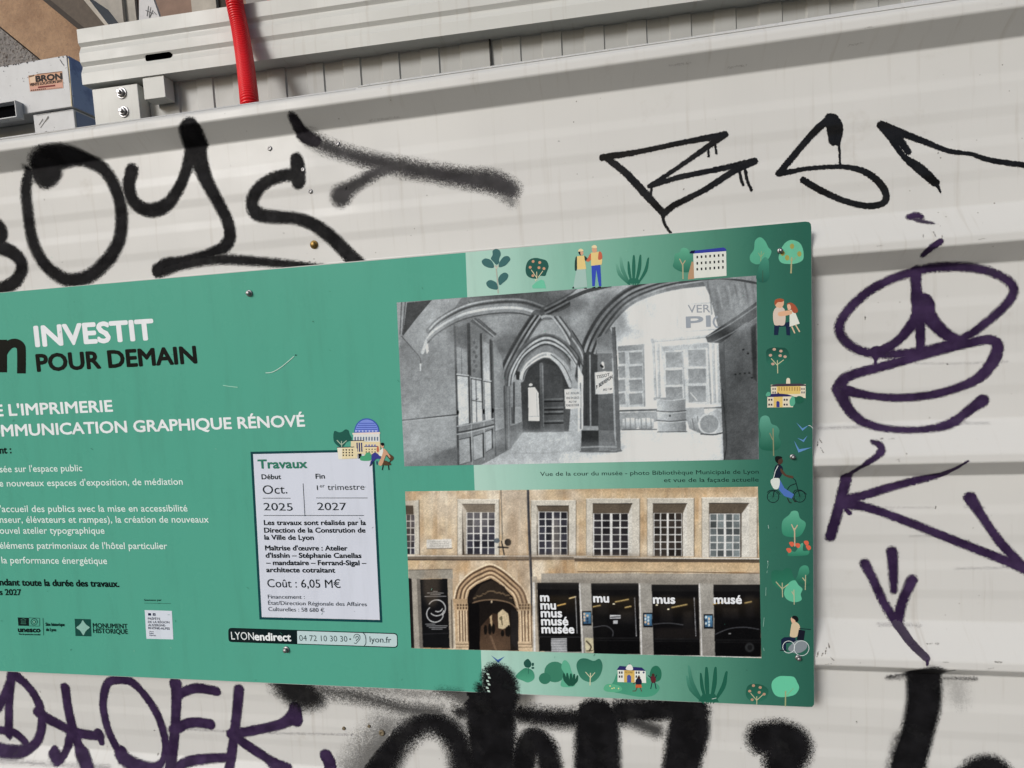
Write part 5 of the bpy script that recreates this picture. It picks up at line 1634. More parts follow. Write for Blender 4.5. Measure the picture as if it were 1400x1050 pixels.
# museum street front, colour
cv = Canvas(545, 655, 1050, 908, 2.6, (206, 182, 146))
a = Z(550, 660, 4.376)
b = Z(790, 660, 4.2)
rs = random.Random(3)
for k in range(90):                                     # weathered limewash
    x, y = rs.uniform(545, 1045), rs.uniform(660, 800)
    cv.ell(x, y, rs.uniform(4, 16), rs.uniform(3, 11), rs.choice([(196, 156, 104), (222, 204, 176), (204, 170, 122), (190, 168, 140), (216, 194, 160)]), 0.40, 7)
cv.tint((176, 126, 74), 0.55, 60, 90, 31); cv.tint((228, 216, 196), 0.65, 70, 60, 32); cv.tint((170, 132, 92), 0.5, 14, 90, 33, 0.55, 0.9); cv.tint((224, 208, 184), 0.5, 10, 120, 34, 0.6, 0.95); cv.tint((158, 134, 110), 0.4, 26, 26, 35, 0.5, 0.9)
cv.poly(a((600, 40), (745, 40), (745, 430), (610, 430)), (190, 176, 158), (206, 186, 160), 0.75, False, 6)
cv.poly(a((100, 60), (350, 60), (350, 200), (140, 200)), (214, 198, 172), None, 0.5, False, 14)
cv.poly(b((0, 30), (1040, 24), (1040, 80), (0, 80)), (196, 162, 116), None, 0.5, False, 10); cv.poly(b((0, 440), (1040, 440), (1040, 510), (0, 510)), (190, 156, 112), (204, 176, 136), 0.8); cv.line(b((0, 511), (500, 512), (1042, 520)), 1.2, (110, 84, 58)); cv.poly(b((-210, 520), (1045, 522), (1045, 586), (-210, 590)), (160, 152, 140), (148, 142, 132))
STO, STD, FRM = (196, 190, 176), (148, 140, 126), (218, 218, 216)


def sash(z_, x0, y0, x1, y1, nx_, ny_, dk=(48, 48, 58), mid=True):
    cv.poly(z_((x0, y0), (x1, y0), (x1, y1), (x0, y1)), FRM)
    half = nx_ // 2
    wd = x1 - x0
    for i in range(nx_):
        g0 = 0.05 if mid else 0.0
        xa = x0 + wd * (0.02 + (i + 0.10) / nx_ * 0.96 - (g0 * 0.5 if i < half else -g0 * 0.5) * (1 if mid else 0) * 0.6)
        xb = xa + wd / nx_ * 0.80
        for j in range(ny_):
            ya = y0 + (y1 - y0) * (j + 0.06) / ny_
            yb = ya + (y1 - y0) / ny_ * 0.88
            f = rs.uniform(0.7, 1.35)
            cv.poly(z_((xa, ya), (xb, ya), (xb, yb), (xa, yb)), tuple(c_ * f for c_ in dk))


def surround(z_, ox0, oy0, ox1, oy1, ix0, iy0, ix1, iy1, splay, left=False):
    cv.poly(z_((ox0, oy0), (ox1, oy0), (ox1, oy1), (ox0, oy1)), STO, (204, 198, 186))
    cv.poly(z_((ix0, iy0), (ix1, iy0), (ix1, iy1), (ix0, iy1)), (70, 60, 50))
    cv.poly(z_((ix0, iy0), (ix1, iy0), (ix1 - splay * 0.6, iy0 + 55), (ix0 + 4, iy0 + 55)), (92, 80, 66))
    if splay > 0:
        cv.poly(z_((ix1, iy0), (ix1, iy1), (ix1 - splay, iy1), (ix1 - splay, iy0 + 60)), (206, 202, 192))
    cv.line(z_((ox0, oy0), (ox1, oy0)), 0.9, (226, 220, 206)); cv.line(z_((ox1, oy0), (ox1, oy1)), 1.0, (116, 104, 88)); cv.line(z_((ox0, oy0 + 4), (ox0, oy1)), 0.7, (130, 116, 98)); cv.line(z_((ix0, iy0), (ix1, iy0)), 1.0, (40, 34, 30))


cv.poly(a((15, 110), (100, 104), (104, 430), (30, 430)), STO); cv.line(a((100, 104), (104, 430)), 1.2, (110, 98, 84)); cv.poly(a((18, 136), (66, 136), (68, 200), (20, 200)), (56, 48, 42)); sash(a, 22, 190, 76, 430, 2, 6, mid=False)
surround(a, 330, 100, 580, 432, 358, 128, 554, 432, 0); cv.poly(a((358, 128), (386, 170), (392, 430), (372, 430)), (170, 160, 146)); sash(a, 384, 176, 555, 430, 4, 6)
surround(a, 770, 106, 1040, 434, 804, 138, 996, 434, 0); cv.poly(a((804, 138), (816, 170), (824, 434), (812, 434)), (176, 168, 154)); sash(a, 814, 174, 988, 434, 4, 6)
surround(b, 48, 92, 356, 424, 86, 120, 312, 422, 22); sash(b, 88, 176, 292, 420, 4, 6, (44, 42, 46))
surround(b, 398, 90, 668, 424, 432, 120, 626, 424, 24); sash(b, 434, 174, 598, 422, 4, 6, (46, 40, 36))
surround(b, 712, 86, 1030, 428, 752, 118, 984, 428, 44); sash(b, 756, 178, 932, 426, 4, 6, (92, 100, 102))
# string course
cv.poly(a((30, 436), (770, 438), (1100, 440), (1100, 462), (770, 462), (30, 464)), (120, 108, 94)); cv.line(a((30, 437), (1100, 440)), 1.6, (222, 216, 206)); cv.line(a((30, 460), (770, 462)), 1.6, (66, 56, 48))
cv.poly(b((-20, 428), (1042, 432), (1044, 460), (-20, 452)), (60, 52, 46), (96, 80, 62)); cv.line(b((-20, 430), (1042, 436)), 1.6, (224, 218, 206))
# plaque, pipe, flood lights
cv.poly(a((144, 340), (294, 336), (298, 392), (146, 394)), (206, 202, 194)); cv.line(a((146, 395), (298, 393)), 0.9, (110, 96, 80))
for y in (354, 366, 378):
    cv.line(a((166, y), (280, y - 1)), 0.5, (150, 146, 138))
cv.line(a((590, 44), (600, 340)), 1.6, (128, 120, 108)); cv.line(a((752, 40), (760, 300), (772, 560), (776, 790)), 3.2, (58, 58, 64)); cv.line(a((745, 40), (752, 300), (764, 560)), 0.8, (120, 116, 112))
cv.line(a((575, 385), (632, 388)), 2.0, (30, 30, 32)); cv.line(a((594, 350), (610, 432)), 1.6, (34, 34, 36)); cv.ell(*a((566, 346))[0], 4.2, 3.4, (92, 102, 110)); cv.ell(*a((632, 356))[0], 4.6, 5.0, (28, 30, 32))
# left shop window
cv.poly(a((36, 524), (300, 518), (304, 572), (40, 574)), (150, 144, 132)); cv.line(a((36, 522), (300, 517)), 1.0, (100, 92, 82)); cv.poly(a((56, 574), (108, 574), (124, 990), (72, 990)), (160, 152, 140)); cv.poly(a((86, 574), (108, 574), (124, 990), (104, 990)), (110, 104, 96)); cv.poly(a((34, 570), (56, 574), (72, 990), (50, 990)), (28, 26, 26)); cv.poly(a((106, 578), (270, 574), (284, 990), (124, 986)), (16, 17, 20)); cv.line(a((120, 905), (282, 900)), 0.8, (46, 46, 50)); cv.poly(a((270, 572), (300, 572), (312, 990), (286, 992)), (164, 152, 134)); cv.line(a((294, 700), (300, 990)), 1.0, (60, 50, 40))
c_ = a((208, 752))[0]
for (cx, cy, r, t0, t1) in ((206, 752, 52, -2.6, 0.9), (206, 752, 45, 0.3, 2.4), (196, 785, 50, 0.2, 4.0), (212, 742, 30, 0.4, 2.0)):
    cv.line(a(*[(cx + r * math.cos(t), cy + r * 0.98 * math.sin(t)) for t in np.linspace(t0, t1, 18)]), 1.3, (200, 202, 204))
for y, x0, x1 in ((650, 184, 210), (660, 150, 246), (670, 168, 228), (680, 134, 262), (846, 138, 196), (856, 146, 270), (866, 160, 262), (876, 176, 240)):
    cv.line(a((x0, y), (x1, y)), 0.8, (168, 170, 174))
# gothic doorway
arch = lambda k: ((310 + k, 690), (330 + k * 0.9, 620 + k * 0.3), (390 + k * 0.7, 552 + k * 0.7), (460 + k * 0.3, 510 + k), (530, 488 + k * 1.05), (600 - k * 0.3, 520 + k), (672 - k * 0.7, 580 + k * 0.7), (735 - k * 0.9, 650 + k * 0.4), (770 - k, 780))
cv.poly(a(*arch(0), (776, 1010), (320, 1000)), (172, 138, 100), (200, 170, 132))
for k, c2_, w_ in ((0, (232, 210, 176), 2.2), (12, (96, 72, 52), 2.6), (24, (190, 156, 118), 2.4), (36, (100, 76, 56), 2.6), (48, (206, 174, 134), 2.4), (60, (110, 84, 60), 2.2), (70, (220, 192, 154), 2.0)):
    cv.line(a(*arch(k)), w_, c2_)
cv.poly(a(*arch(80), (698, 1005), (396, 1000), (392, 740)), (22, 18, 18), (30, 24, 20))
cv.poly(a((420, 690), (470, 610), (536, 582), (610, 620), (672, 720), (600, 710), (520, 700), (430, 720)), (44, 36, 30))
for k in range(26):
    x = 430 + k * 9
    cv.ell(*a((x, 688 - 34 * math.sin(k / 25 * 3.1) + rs.uniform(-8, 8)))[0], 1.6, 1.0, (118, 96, 70), 0.8)
cv.line(a((400, 740), (440, 712), (536, 700), (640, 718), (692, 760)), 1.8, (120, 96, 72)); cv.ell(*a((534, 712))[0], 1.2, 2.0, (180, 160, 130))
cv.poly(a((470, 860), (540, 780), (640, 800), (648, 1000), (460, 1000)), (56, 40, 30), (92, 68, 50)); cv.poly(a((572, 780), (600, 756), (634, 784), (644, 860), (600, 876), (574, 870)), (196, 176, 138)); cv.poly(a((524, 800), (536, 790), (540, 870), (526, 880)), (190, 160, 118)); cv.line(a((592, 800), (598, 850)), 1.4, (80, 70, 50)); cv.ell(*a((590, 812))[0], 2.2, 2.6, (90, 84, 60), 0.8)
for x, y, h_ in ((498, 850, 60), (524, 840, 70), (545, 842, 64), (600, 880, 40), (626, 860, 60), (636, 850, 74)):
    cv.ell(*a((x, y + h_ / 2))[0], 2.4, h_ / 9, (20, 16, 14))
cv.poly(a((650, 760), (694, 770), (696, 1006), (652, 960)), (34, 30, 30)); cv.poly(a((392, 720), (460, 720), (464, 1000), (398, 1000)), (12, 11, 12)); cv.line(a((530, 920), (560, 1000)), 3, (130, 100, 76), 0.6)
for x in (332, 350, 366, 382, 706, 722, 742, 762):
    cv.line(a((x, 735), (x + 6, 985)), 1.8, (222, 196, 160)); cv.line(a((x + 8, 735), (x + 14, 985)), 1.5, (104, 78, 56))
for x0, x1 in ((326, 392), (698, 770)):
    cv.poly(a((x0, 722), (x1, 722), (x1, 764), (x0, 764)), (190, 160, 122))
    for k in range(8):
        cv.ell(*a((x0 + 6 + (k % 4) * 17, 732 + (k // 4) * 18))[0], 1.4, 1.6, (92, 70, 50))
    cv.poly(a((x0 - 6, 950), (x1 + 4, 950), (x1 + 6, 1005), (x0 - 4, 1000)), (206, 178, 142)); cv.line(a((x0 - 4, 966), (x1 + 4, 966)), 1.0, (110, 86, 62)); cv.line(a((x0 - 4, 984), (x1 + 4, 984)), 0.8, (120, 96, 72))
cv.poly(a((776, 560), (806, 560), (824, 1012), (780, 1010)), (176, 164, 146)); cv.line(a((786, 600), (792, 1008)), 2.6, (214, 212, 210)); cv.line(a((800, 600), (820, 1010)), 1.2, (92, 84, 74))
# big shop windows
def shop(z_, pts, bx):
    cv.poly(z_(*pts), (17, 16, 18), (9, 9, 11))
    x0, x1 = pts[0][0], pts[1][0]
    y0, y1 = pts[0][1], pts[2][1]
    cv.poly(z_((x0, y0), (x1, y0), (x1, y0 + 40), (x0, y0 + 40)), (26, 25, 26))
    cv.poly(z_((x0 + 6, y0 + 80), (x1 - 6, y0 + 80), (x1, y0 + 190), (x0 + 10, y0 + 190)), (42, 34, 24), (16, 14, 14), 0.9, False, 6)


cv.poly(b((-215, 586), (1048, 586), (1052, 1000), (-190, 985)), (150, 146, 138))
shop(a, ((806, 598), (1056, 598), (1072, 1012), (822, 1008)), 0); cv.poly(a((890, 930), (984, 930), (986, 1014), (892, 1012)), (188, 190, 194))
for k in range(8):
    cv.line(a((892, 938 + k * 10), (984, 939 + k * 10)), 0.9, (84, 86, 92))
cv.line(a((820, 922), (1064, 924)), 0.9, (50, 50, 54)); cv.line(a((930, 735), (976, 724)), 1.8, (214, 166, 84)); cv.line(a((1000, 692), (1036, 682)), 1.8, (220, 190, 130)); cv.line(a((1036, 680), (1046, 900)), 1.0, (190, 192, 196), 0.8)
shop(b, ((76, 576), (348, 580), (358, 984), (92, 986)), 0); shop(b, ((424, 584), (692, 584), (702, 992), (436, 990)), 0); shop(b, ((778, 584), (1048, 584), (1054, 1000), (788, 996)), 0)
for x, y, w_, h_ in ((110, 640, 60, 120), (230, 740, 90, 70), (470, 650, 70, 150), (600, 740, 60, 100), (830, 720, 90, 60), (960, 650, 50, 120)):
    cv.poly(b((x, y), (x + w_, y - 4), (x + w_ + 6, y + h_), (x + 4, y + h_)), (52, 46, 40), (30, 28, 30), 0.55, False, 5)
for x0, x1, x2, x3 in ((8, 74, 92, 26), (352, 422, 436, 362), (696, 776, 788, 708)):
    cv.poly(b((x0, 576), (x1, 578), (x2, 1000), (x3, 996)), (158, 154, 146), (132, 128, 122))
    cv.line(b((x0 + 2, 580), (x3 + 4, 990)), 1.8, (206, 204, 202))
for x, y, w_ in ((88, 712, 40), (216, 684, 74), (272, 716, 32), (540, 716, 86), (780, 696, 70), (960, 690, 36)):
    cv.line(b((x, y), (x + w_, y - w_ * 0.2)), 1.5, (230, 200, 120)); cv.line(b((x, y + 2), (x + w_, y + 2 - w_ * 0.2)), 3.4, (110, 84, 44), 0.35)
for x, y in ((454, 702), (520, 726), (206, 696)):
    cv.ell(*b((x, y))[0], 1.6, 1.0, (236, 226, 190))
for pts in (((90, 830), (160, 822), (200, 850), (200, 880)), ((436, 812), (520, 806), (604, 816)), ((790, 870), (870, 838), (960, 830), (1040, 842))):
    cv.line(b(*pts), 1.4, (84, 86, 92), 0.7)
cv.poly(b((440, 835), (700, 835), (704, 895), (442, 895)), (40, 34, 32), None, 0.5, False, 4); cv.ell(*b((986, 946))[0], 6.4, 6.4, (48, 50, 52), 0.8, 1); cv.ell(*b((988, 946))[0], 3.4, 3.6, (20, 20, 22), 0.9); cv.ell(*b((872, 866))[0], 2.0, 1.0, (120, 122, 124))
for y in (890, 896, 906):
    cv.line(b((92, y), (354, y)), 0.5, (40, 40, 42)); cv.line(b((440, y + 4), (700, y + 4)), 0.5, (40, 40, 42)); cv.line(b((790, y + 10), (1050, y + 12)), 0.5, (34, 34, 36))
for x, y in ((24, 736), (374, 746), (722, 754)):
    cv.poly(b((x, y), (x + 54, y), (x + 56, y + 84), (x + 2, y + 84)), (16, 18, 24)); cv.poly(b((x + 6, y + 8), (x + 50, y + 8), (x + 52, y + 74), (x + 8, y + 74)), (84, 138, 176), (44, 84, 120))
    for k in range(6):
        cv.ell(*b((x + 14 + (k * 17) % 34, y + 18 + k * 9))[0], 1.4, 1.8, rs.choice([(190, 206, 214), (210, 180, 150), (30, 50, 80)]))
cv.poly(b((40, 890), (88, 892), (92, 976), (44, 974)), (196, 186, 150)); cv.line(b((50, 910), (76, 940), (66, 966)), 2.0, (70, 60, 44)); cv.line(b((50, 966), (84, 964)), 1.4, (70, 60, 44))
cv.poly(b((184, 760), (246, 760), (246, 780), (184, 780)), (196, 198, 202)); cv.line(b((190, 772), (240, 770)), 1.6, (50, 50, 56)); cv.poly(b((204, 790), (230, 790), (230, 810), (204, 810)), (188, 190, 196))
for x in (326, 668):
    cv.line(b((x, 660), (x + 10, 880)), 1.1, (186, 188, 194), 0.85)
    for k in range(24):
        cv.ell(*b((x + k * 0.42, 662 + k * 9))[0], 0.5, 0.4, (20, 20, 22))
cv.line(b((-200, 986), (400, 992), (1056, 1004)), 1.4, (214, 216, 214))
cv.line(a((310, 1000), (800, 1016)), 1.4, (190, 180, 164))
for (x, y, rx, ry, c_, al, so) in ((640, 700, 40, 30, (228, 216, 196), 0.25, 20), (800, 762, 120, 6, (110, 90, 70), 0.35, 5), (620, 762, 60, 5, (110, 90, 70), 0.3, 5), (900, 668, 150, 5, (150, 120, 86), 0.4, 5), (700, 740, 8, 40, (150, 120, 90), 0.35, 7), (760, 740, 6, 34, (228, 214, 190), 0.3, 6), (590, 800, 12, 30, (150, 124, 96), 0.3, 8), (715, 800, 8, 40, (140, 116, 92), 0.35, 7), (560, 710, 8, 40, (150, 126, 100), 0.3, 8), (880, 795, 160, 4, (112, 106, 98), 0.35, 4)):
    cv.ell(x, y, rx, ry, c_, al, so)
for k in range(3):
    cv.im[:, :, k] = cv.im[:, :, k] * 0.45 + blur(cv.im[:, :, k], 1) * 0.55
cv.noise(0.10, 1, 5); cv.noise(0.07, 4, 6); cv.noise(0.07, 24, 8)
gy_ = cv.im.mean(-1, keepdims=True)
cv.im = np.clip((gy_ + (cv.im - gy_) * 0.80) * 1.02, 0, 255)
photo_print(cv, ((553.8, 671.9), (1036.2, 665.4), (1041.0, 899.8), (562.2, 886.2)), 620, 300, 'street_front_print', 'printed colour photograph of an ochre museum front with gothic doorway')
p = Print(4)
for s_, y, x0, x1 in (('m', 708, 828, 878), ('mu', 756, 830, 918), ('mus', 803, 832, 955), ('musé', 851, 834, 992), ('musée', 899, 836, 1028)):
    p.text(s_, *a((x0, y), (x1, y + 1)), 11.4, (222, 224, 228), 0.055)
p.build('street_front_lettering', sign)
for s_, y, x0, x1 in (('mu', 685, 91, 178), ('mus', 692, 434, 558), ('musé', 693, 783, 940)):
    p = Print(4)
    p.text(s_, *b((x0, y), (x1, y + 1)), 11.4, (222, 224, 228), 0.055)
    p.build('street_front_lettering', sign)

# ------------------------------------------------------------------ ground
gm = NG('street_asphalt')
c0 = gm.mix(gm.noise(1.2, 6, 0.6), (0.06, 0.06, 0.06), (0.10, 0.098, 0.092))
gm.color(gm.mix(gm.ramp(gm.noise(180, 3), 0.45, 0.6), c0, (0.13, 0.125, 0.12)))
gm.rough(0.85); gm.bump(gm.noise(220, 4), 0.5, 0.004)
gr = mesh_obj('ground', [(-60, -60, 0), (60, -60, 0), (60, 60, 0), (-60, 60, 0)], [(0, 1, 2, 3)], gm.m)
gr['kind'] = 'structure'

# hoarding base: posts and rails behind the sheets
GALV = m_plain('galvanised_frame', (0.42, 0.43, 0.44), 0.45, 0.8)
for x in (-2.3, -1.15, 0.05, 1.2, 2.1):
    mb = MB()
    mb.box((x, 0.034, 0.0), (0.06, 0, 0), (0, 0.05, 0), (0, 0, 1.92))
    mb.build('post', GALV, hoarding)

# ------------------------------------------------------------------ site cabin behind the hoarding
CY = 0.34
P1 = on_y(113, 116, CY)
HB = P1[2]
P2 = on_z(900, 8.6, HB)
CX = (P2 - P1) / np.linalg.norm(P2 - P1)
CN = np.array([CX[1], -CX[0], 0.0])            # towards the viewer
UP = np.array([0, 0, 1.0])
top_ = on_plane(105.6, 39, P1, CN)
HT = top_[2]
xl = np.dot(on_plane(108, 80, P1, CN) - P1, CX)
BH = HT - HB
soff = on_z(480, 81, HB)
OVER = float(np.dot(P1 - soff, CN))
OVER = min(max(OVER, 0.03), 0.14)
cabin = thing('site_cabin', 'beige steel site cabin with ribbed eaves beam behind the hoarding', 'cabin', tuple(P1 - CN * 1.2 + CX * 1.2 - UP * P1[2]))


def cpt(s, o, h):
    """along the eaves, out towards the viewer, above the lower edge of the beam"""
    return P1 + CX * s + CN * o + UP * h


LEN = 3.4
slot_a, slot_b = [np.dot(on_plane(x, y, P1, CN) - P1, CX) for x, y in ((196.5, 79.5), (233.5, 73.5))]
slot_h = on_plane(215, 76.5, P1, CN)[2] - HB
# profile of the beam front, from the bottom edge up (height fraction, set-back in metres)
D = 0.006
prof = [(0.0, 0.0), (0.20, 0.0), (0.285, D * 0.75), (0.315, D), (0.335, D), (0.395, 0.0), (0.56, 0.0), (0.635, D * 0.7), (0.665, D), (0.685, D), (0.74, 0.0), (0.985, 0.0), (1.0, 0.004)]
ends = [xl + 0.002, LEN]
V, Fc = [], []
ss = [ends[0], slot_a, slot_b, ends[1]]
hs = sorted(set([f for f, _ in prof]))
# front skin with a true opening for the slot: columns x heights, leaving out the slot cell
sl0, sl1 = slot_h - 0.0075, slot_h + 0.0075
fr = sorted(set(hs + [sl0 / BH, sl1 / BH]))
fz = lambda f: np.interp(f, [p_[0] for p_ in prof], [p_[1] for p_ in prof])
ncol = 4
ends_s = ss
idx = {}
for i, s_ in enumerate(ends_s):
    for j, f in enumerate(fr):
        idx[i, j] = len(V)
        V.append(cpt(s_, -fz(f), f * BH))
for i in range(3):
    for j in range(len(fr) - 1):
        mid = (fr[j] + fr[j + 1]) / 2 * BH
        if i == 1 and sl0 < mid < sl1:
            continue
        Fc.append((idx[i, j], idx[i + 1, j], idx[i + 1, j + 1], idx[i, j + 1]))
# rounded ends of the slot
for (s_, sg) in ((slot_a, 1), (slot_b, -1)):
    r = (sl1 - sl0) / 2
    for half in (0, 1):
        arc = [(s_ + sg * r * (1 - math.cos(t)), slot_h + (r * math.sin(t)) * (1 if half else -1)) for t in np.linspace(0, math.pi / 2, 6)]
        pts = [(s_, sl1 if half else sl0)] + arc
        k = len(V)
        V += [cpt(a_, -fz(h_ / BH), h_) for a_, h_ in pts]
        Fc.append(tuple(range(k, k + len(pts))))
k = len(V)
back = 0.09
V += [cpt(ends[0], -back, 0), cpt(ends[1], -back, 0), cpt(ends[0], -back, BH), cpt(ends[1], -back, BH)]
n = len(fr) - 1
Fc += [(idx[0, 0], k, k + 1, idx[3, 0]), (idx[0, n], idx[3, n], k + 3, k + 2)]
Fc.append(tuple([idx[0, j] for j in range(len(fr))] + [k + 2, k]))
beam = mesh_obj('eaves_beam', V, Fc, M['cabin'], cabin)
mb = MB()
mb.box(cpt(slot_a - 0.02, -0.02, slot_h - 0.02), CX * (slot_b - slot_a + 0.04), -CN * 0.012, UP * 0.04)
mb.build('slot_backing', M['black'], beam)

# board cladding with raised boards
clad_o = -OVER
pc = P1 + CN * clad_o
marks = [246, 271, 293, 320, 336.5, 367, 392, 420.5, 444, 470.5, 494, 523, 547, 576, 601, 630, 671, 686, 712, 741, 768, 799, 826, 857, 884, 915, 945, 976, 1006, 1037, 1069, 1102, 1134, 1168, 1200]
mv = [float(np.dot(on_plane(x, 116 - 0.1365 * (x - 113) + 40 * (0.9 if x < 600 else 0.8), pc, CN) - P1, CX)) for x in marks]
step = (mv[-1] - mv[-9]) / 8
while mv[-1] < LEN:
    mv.append(mv[-1] + step)
mv = [float(np.dot(on_plane(206, 150, pc, CN) - P1, CX))] + mv
V, Fc = [], []
lvl = 0
prevs = None
hl, hh = -HB + 0.05, 0.002
sec = []
for i, s_ in enumerate(mv):
    if abs(s_ - mv[0]) < 1e-6:
        sec.append((s_, 0.0)); continue
    a_, b_ = (0.0, 0.004) if i % 2 == 0 else (0.004, 0.0)
    sec += [(s_ - 0.0016, a_), (s_ + 0.0016, b_)]
for i, (s_, d_) in enumerate(sec):
    V += [cpt(s_, clad_o + d_, hl), cpt(s_, clad_o + d_, hh)]
    if i:
        Fc.append((2 * i - 2, 2 * i, 2 * i + 1, 2 * i - 1))
mesh_obj('wall_cladding', V, Fc, M['clad'], cabin)
mb = MB()
j0 = float(np.dot(on_plane(671, 75, pc, CN) - P1, CX))
mb.box(cpt(j0 - 0.002, clad_o + 0.001, hl), CX * 0.004, CN * 0.0065, UP * (hh - hl))
mb.build('joint_strip', m_plain('dark_joint_rubber', (0.03, 0.03, 0.03), 0.8), cabin)

# corner plate with two bolts
cp_o = -0.012
pp = P1 + CN * cp_o
pl = [on_plane(x, y, pp, CN) for x, y in ((125.5, 121.5), (187.5, 115))]
s0, s1 = [float(np.dot(p_ - P1, CX)) for p_ in pl]
h_top = float((pl[0][2] + pl[1][2]) / 2 - HB)
mb = MB()
mb.box(cpt(s0, cp_o, -0.9), CX * (s1 - s0), -CN * 0.055, UP * (0.9 + h_top))
plate = mb.build('corner_post', M['cabin'], cabin, 0.0015)
for x, y in ((166.5, 127.5), (169.5, 153)):
    c_ = on_plane(x, y, pp, CN)
    sc_ = np.linalg.norm(on_plane(x + 1, y, pp, CN) - c_)
    mb = MB()
    mb.lathe(c_, CN, [(7.0 * sc_, -0.001), (7.0 * sc_, 0.0018), (6.4 * sc_, 0.0024), (4.5 * sc_, 0.0024)], 28)
    mb.lathe(c_, CN, [(5.0 * sc_, 0.002), (5.0 * sc_, 0.0075), (4.4 * sc_, 0.0085)], 6)
    mb.lathe(c_, CN, [(2.6 * sc_, 0.008), (2.6 * sc_, 0.013), (2.1 * sc_, 0.0138)], 16)
    mb.build('bolt', M['zinc'], plate, 0.0004)
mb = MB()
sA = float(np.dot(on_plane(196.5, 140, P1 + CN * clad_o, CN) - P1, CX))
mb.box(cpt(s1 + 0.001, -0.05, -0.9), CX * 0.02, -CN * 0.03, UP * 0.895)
mb.build('shadow_gap', m_plain('gap_shade_dark', (0.10, 0.10, 0.095), 0.7), cabin)  # dark colour stands in for the shade between post and cladding

# square lug under the beam
pf = P1 - CN * 0.004
lg = [on_plane(x, y, pf, CN) for x, y in ((194.5, 106), (223.5, 102.5), (196.5, 136.5))]
a0, a1 = [float(np.dot(p_ - P1, CX)) for p_ in lg[:2]]
hb_ = float(lg[2][2] - HB)
mb = MB()
mb.box(cpt(a0, -0.004, hb_), CX * (a1 - a0), -CN * 0.034, UP * (-0.0008 - hb_))
mb.build('square_lug', M['cabin'], cabin, 0.0012)

# cabin roof and back, so that it is a solid body
mb = MB()
mb.box(cpt(ends[0] + 0.03, -back, BH * 0.6), CX * (LEN - ends[0] - 0.03), -CN * 2.2, UP * (BH * 0.4))
mb.build('roof_deck', M['cabin'], cabin)
mb = MB()
mb.box(cpt(s0 + 0.01, -OVER - 0.03, hl), CX * (LEN - s0 - 0.01), -CN * 2.2, UP * (BH * 0.6 - hl))
mb.build('cabin_body', M['cabin'], cabin)

# ------------------------------------------------------------------ red corrugated duct
def duct():
    pts = []
    for px, py, o in ((344.6, 164, -0.150), (341.6, 143, -0.150), (339.2, 120, -0.125), (336.5, 96, -0.090), (333, 70, -0.055), (328.5, 42, -0.032), (324, 20, -0.026), (321, 4, -0.026), (317, -30, -0.026), (313, -60, -0.03)):
        pl_ = P1 + CN * (-o)
        pts.append(on_plane(px, py, pl_, CN))
    sE, hE = float(np.dot(pts[-1] - P1, CX)), float(pts[-1][2] - HB)
    pts += [cpt(sE - 0.012, -0.02, hE + 0.06), cpt(sE - 0.02, -0.12, hE + 0.07), cpt(sE - 0.03, -0.40, hE + 0.02), cpt(sE - 0.03, -0.9, BH + 0.03)]
    lo = [pts[0] + np.array([0.005, 0.0, -0.25]), pts[0] + np.array([0.0, 0.0, -0.10])]
    C = cat(lo + pts, False, 60)
    L = np.concatenate([[0], np.cumsum(np.linalg.norm(np.diff(C, axis=0), axis=1))])
    pitch, per = 0.0066, 8
    n_ = int(L[-1] / pitch * per)
    t = np.linspace(0, L[-1], n_)
    Q = np.stack([np.interp(t, L, C[:, i]) for i in range(3)], 1)
    T_ = np.gradient(Q, axis=0)
    k = 41
    T_ = np.stack([np.convolve(np.pad(T_[:, i], k // 2, 'edge'), np.ones(k) / k, 'valid') for i in range(3)], 1)
    T_ /= np.linalg.norm(T_, axis=1)[:, None]
    ref = np.array([1.0, 0, 0])
    U_ = ref[None] - (T_ @ ref)[:, None] * T_
    U_ /= np.linalg.norm(U_, axis=1)[:, None]
    W_ = np.cross(T_, U_)
    c1 = on_plane(341.6, 143, P1 + CN * 0.150, CN); c2 = on_plane(342.6, 143, P1 + CN * 0.150, CN)
    R = 11.4 * np.linalg.norm(c2 - c1)
    ph = (t / pitch) % 1.0
    wv = np.clip(1.6 * (0.5 - 0.5 * np.cos(2 * math.pi * ph)), 0, 1)
    rr = R * (0.74 + 0.26 * wv)
    na = 32
    ang = np.linspace(0, 2 * math.pi, na, endpoint=False)
    V_ = (Q[:, None, :] + rr[:, None, None] * (np.cos(ang)[None, :, None] * U_[:, None, :] + np.sin(ang)[None, :, None] * W_[:, None, :])).reshape(-1, 3)
    i = np.arange(n_ - 1)[:, None]; j = np.arange(na)[None, :]
    q_ = np.stack([i * na + j, i * na + (j + 1) % na, (i + 1) * na + (j + 1) % na, (i + 1) * na + j], -1).reshape(-1, 4)
    o = mesh_obj('corrugated_duct', V_, q_, M['red'], None, True)
    o['label'] = 'bright red corrugated cable duct hanging over the cabin eaves beam'
    o['category'] = 'duct'


duct()

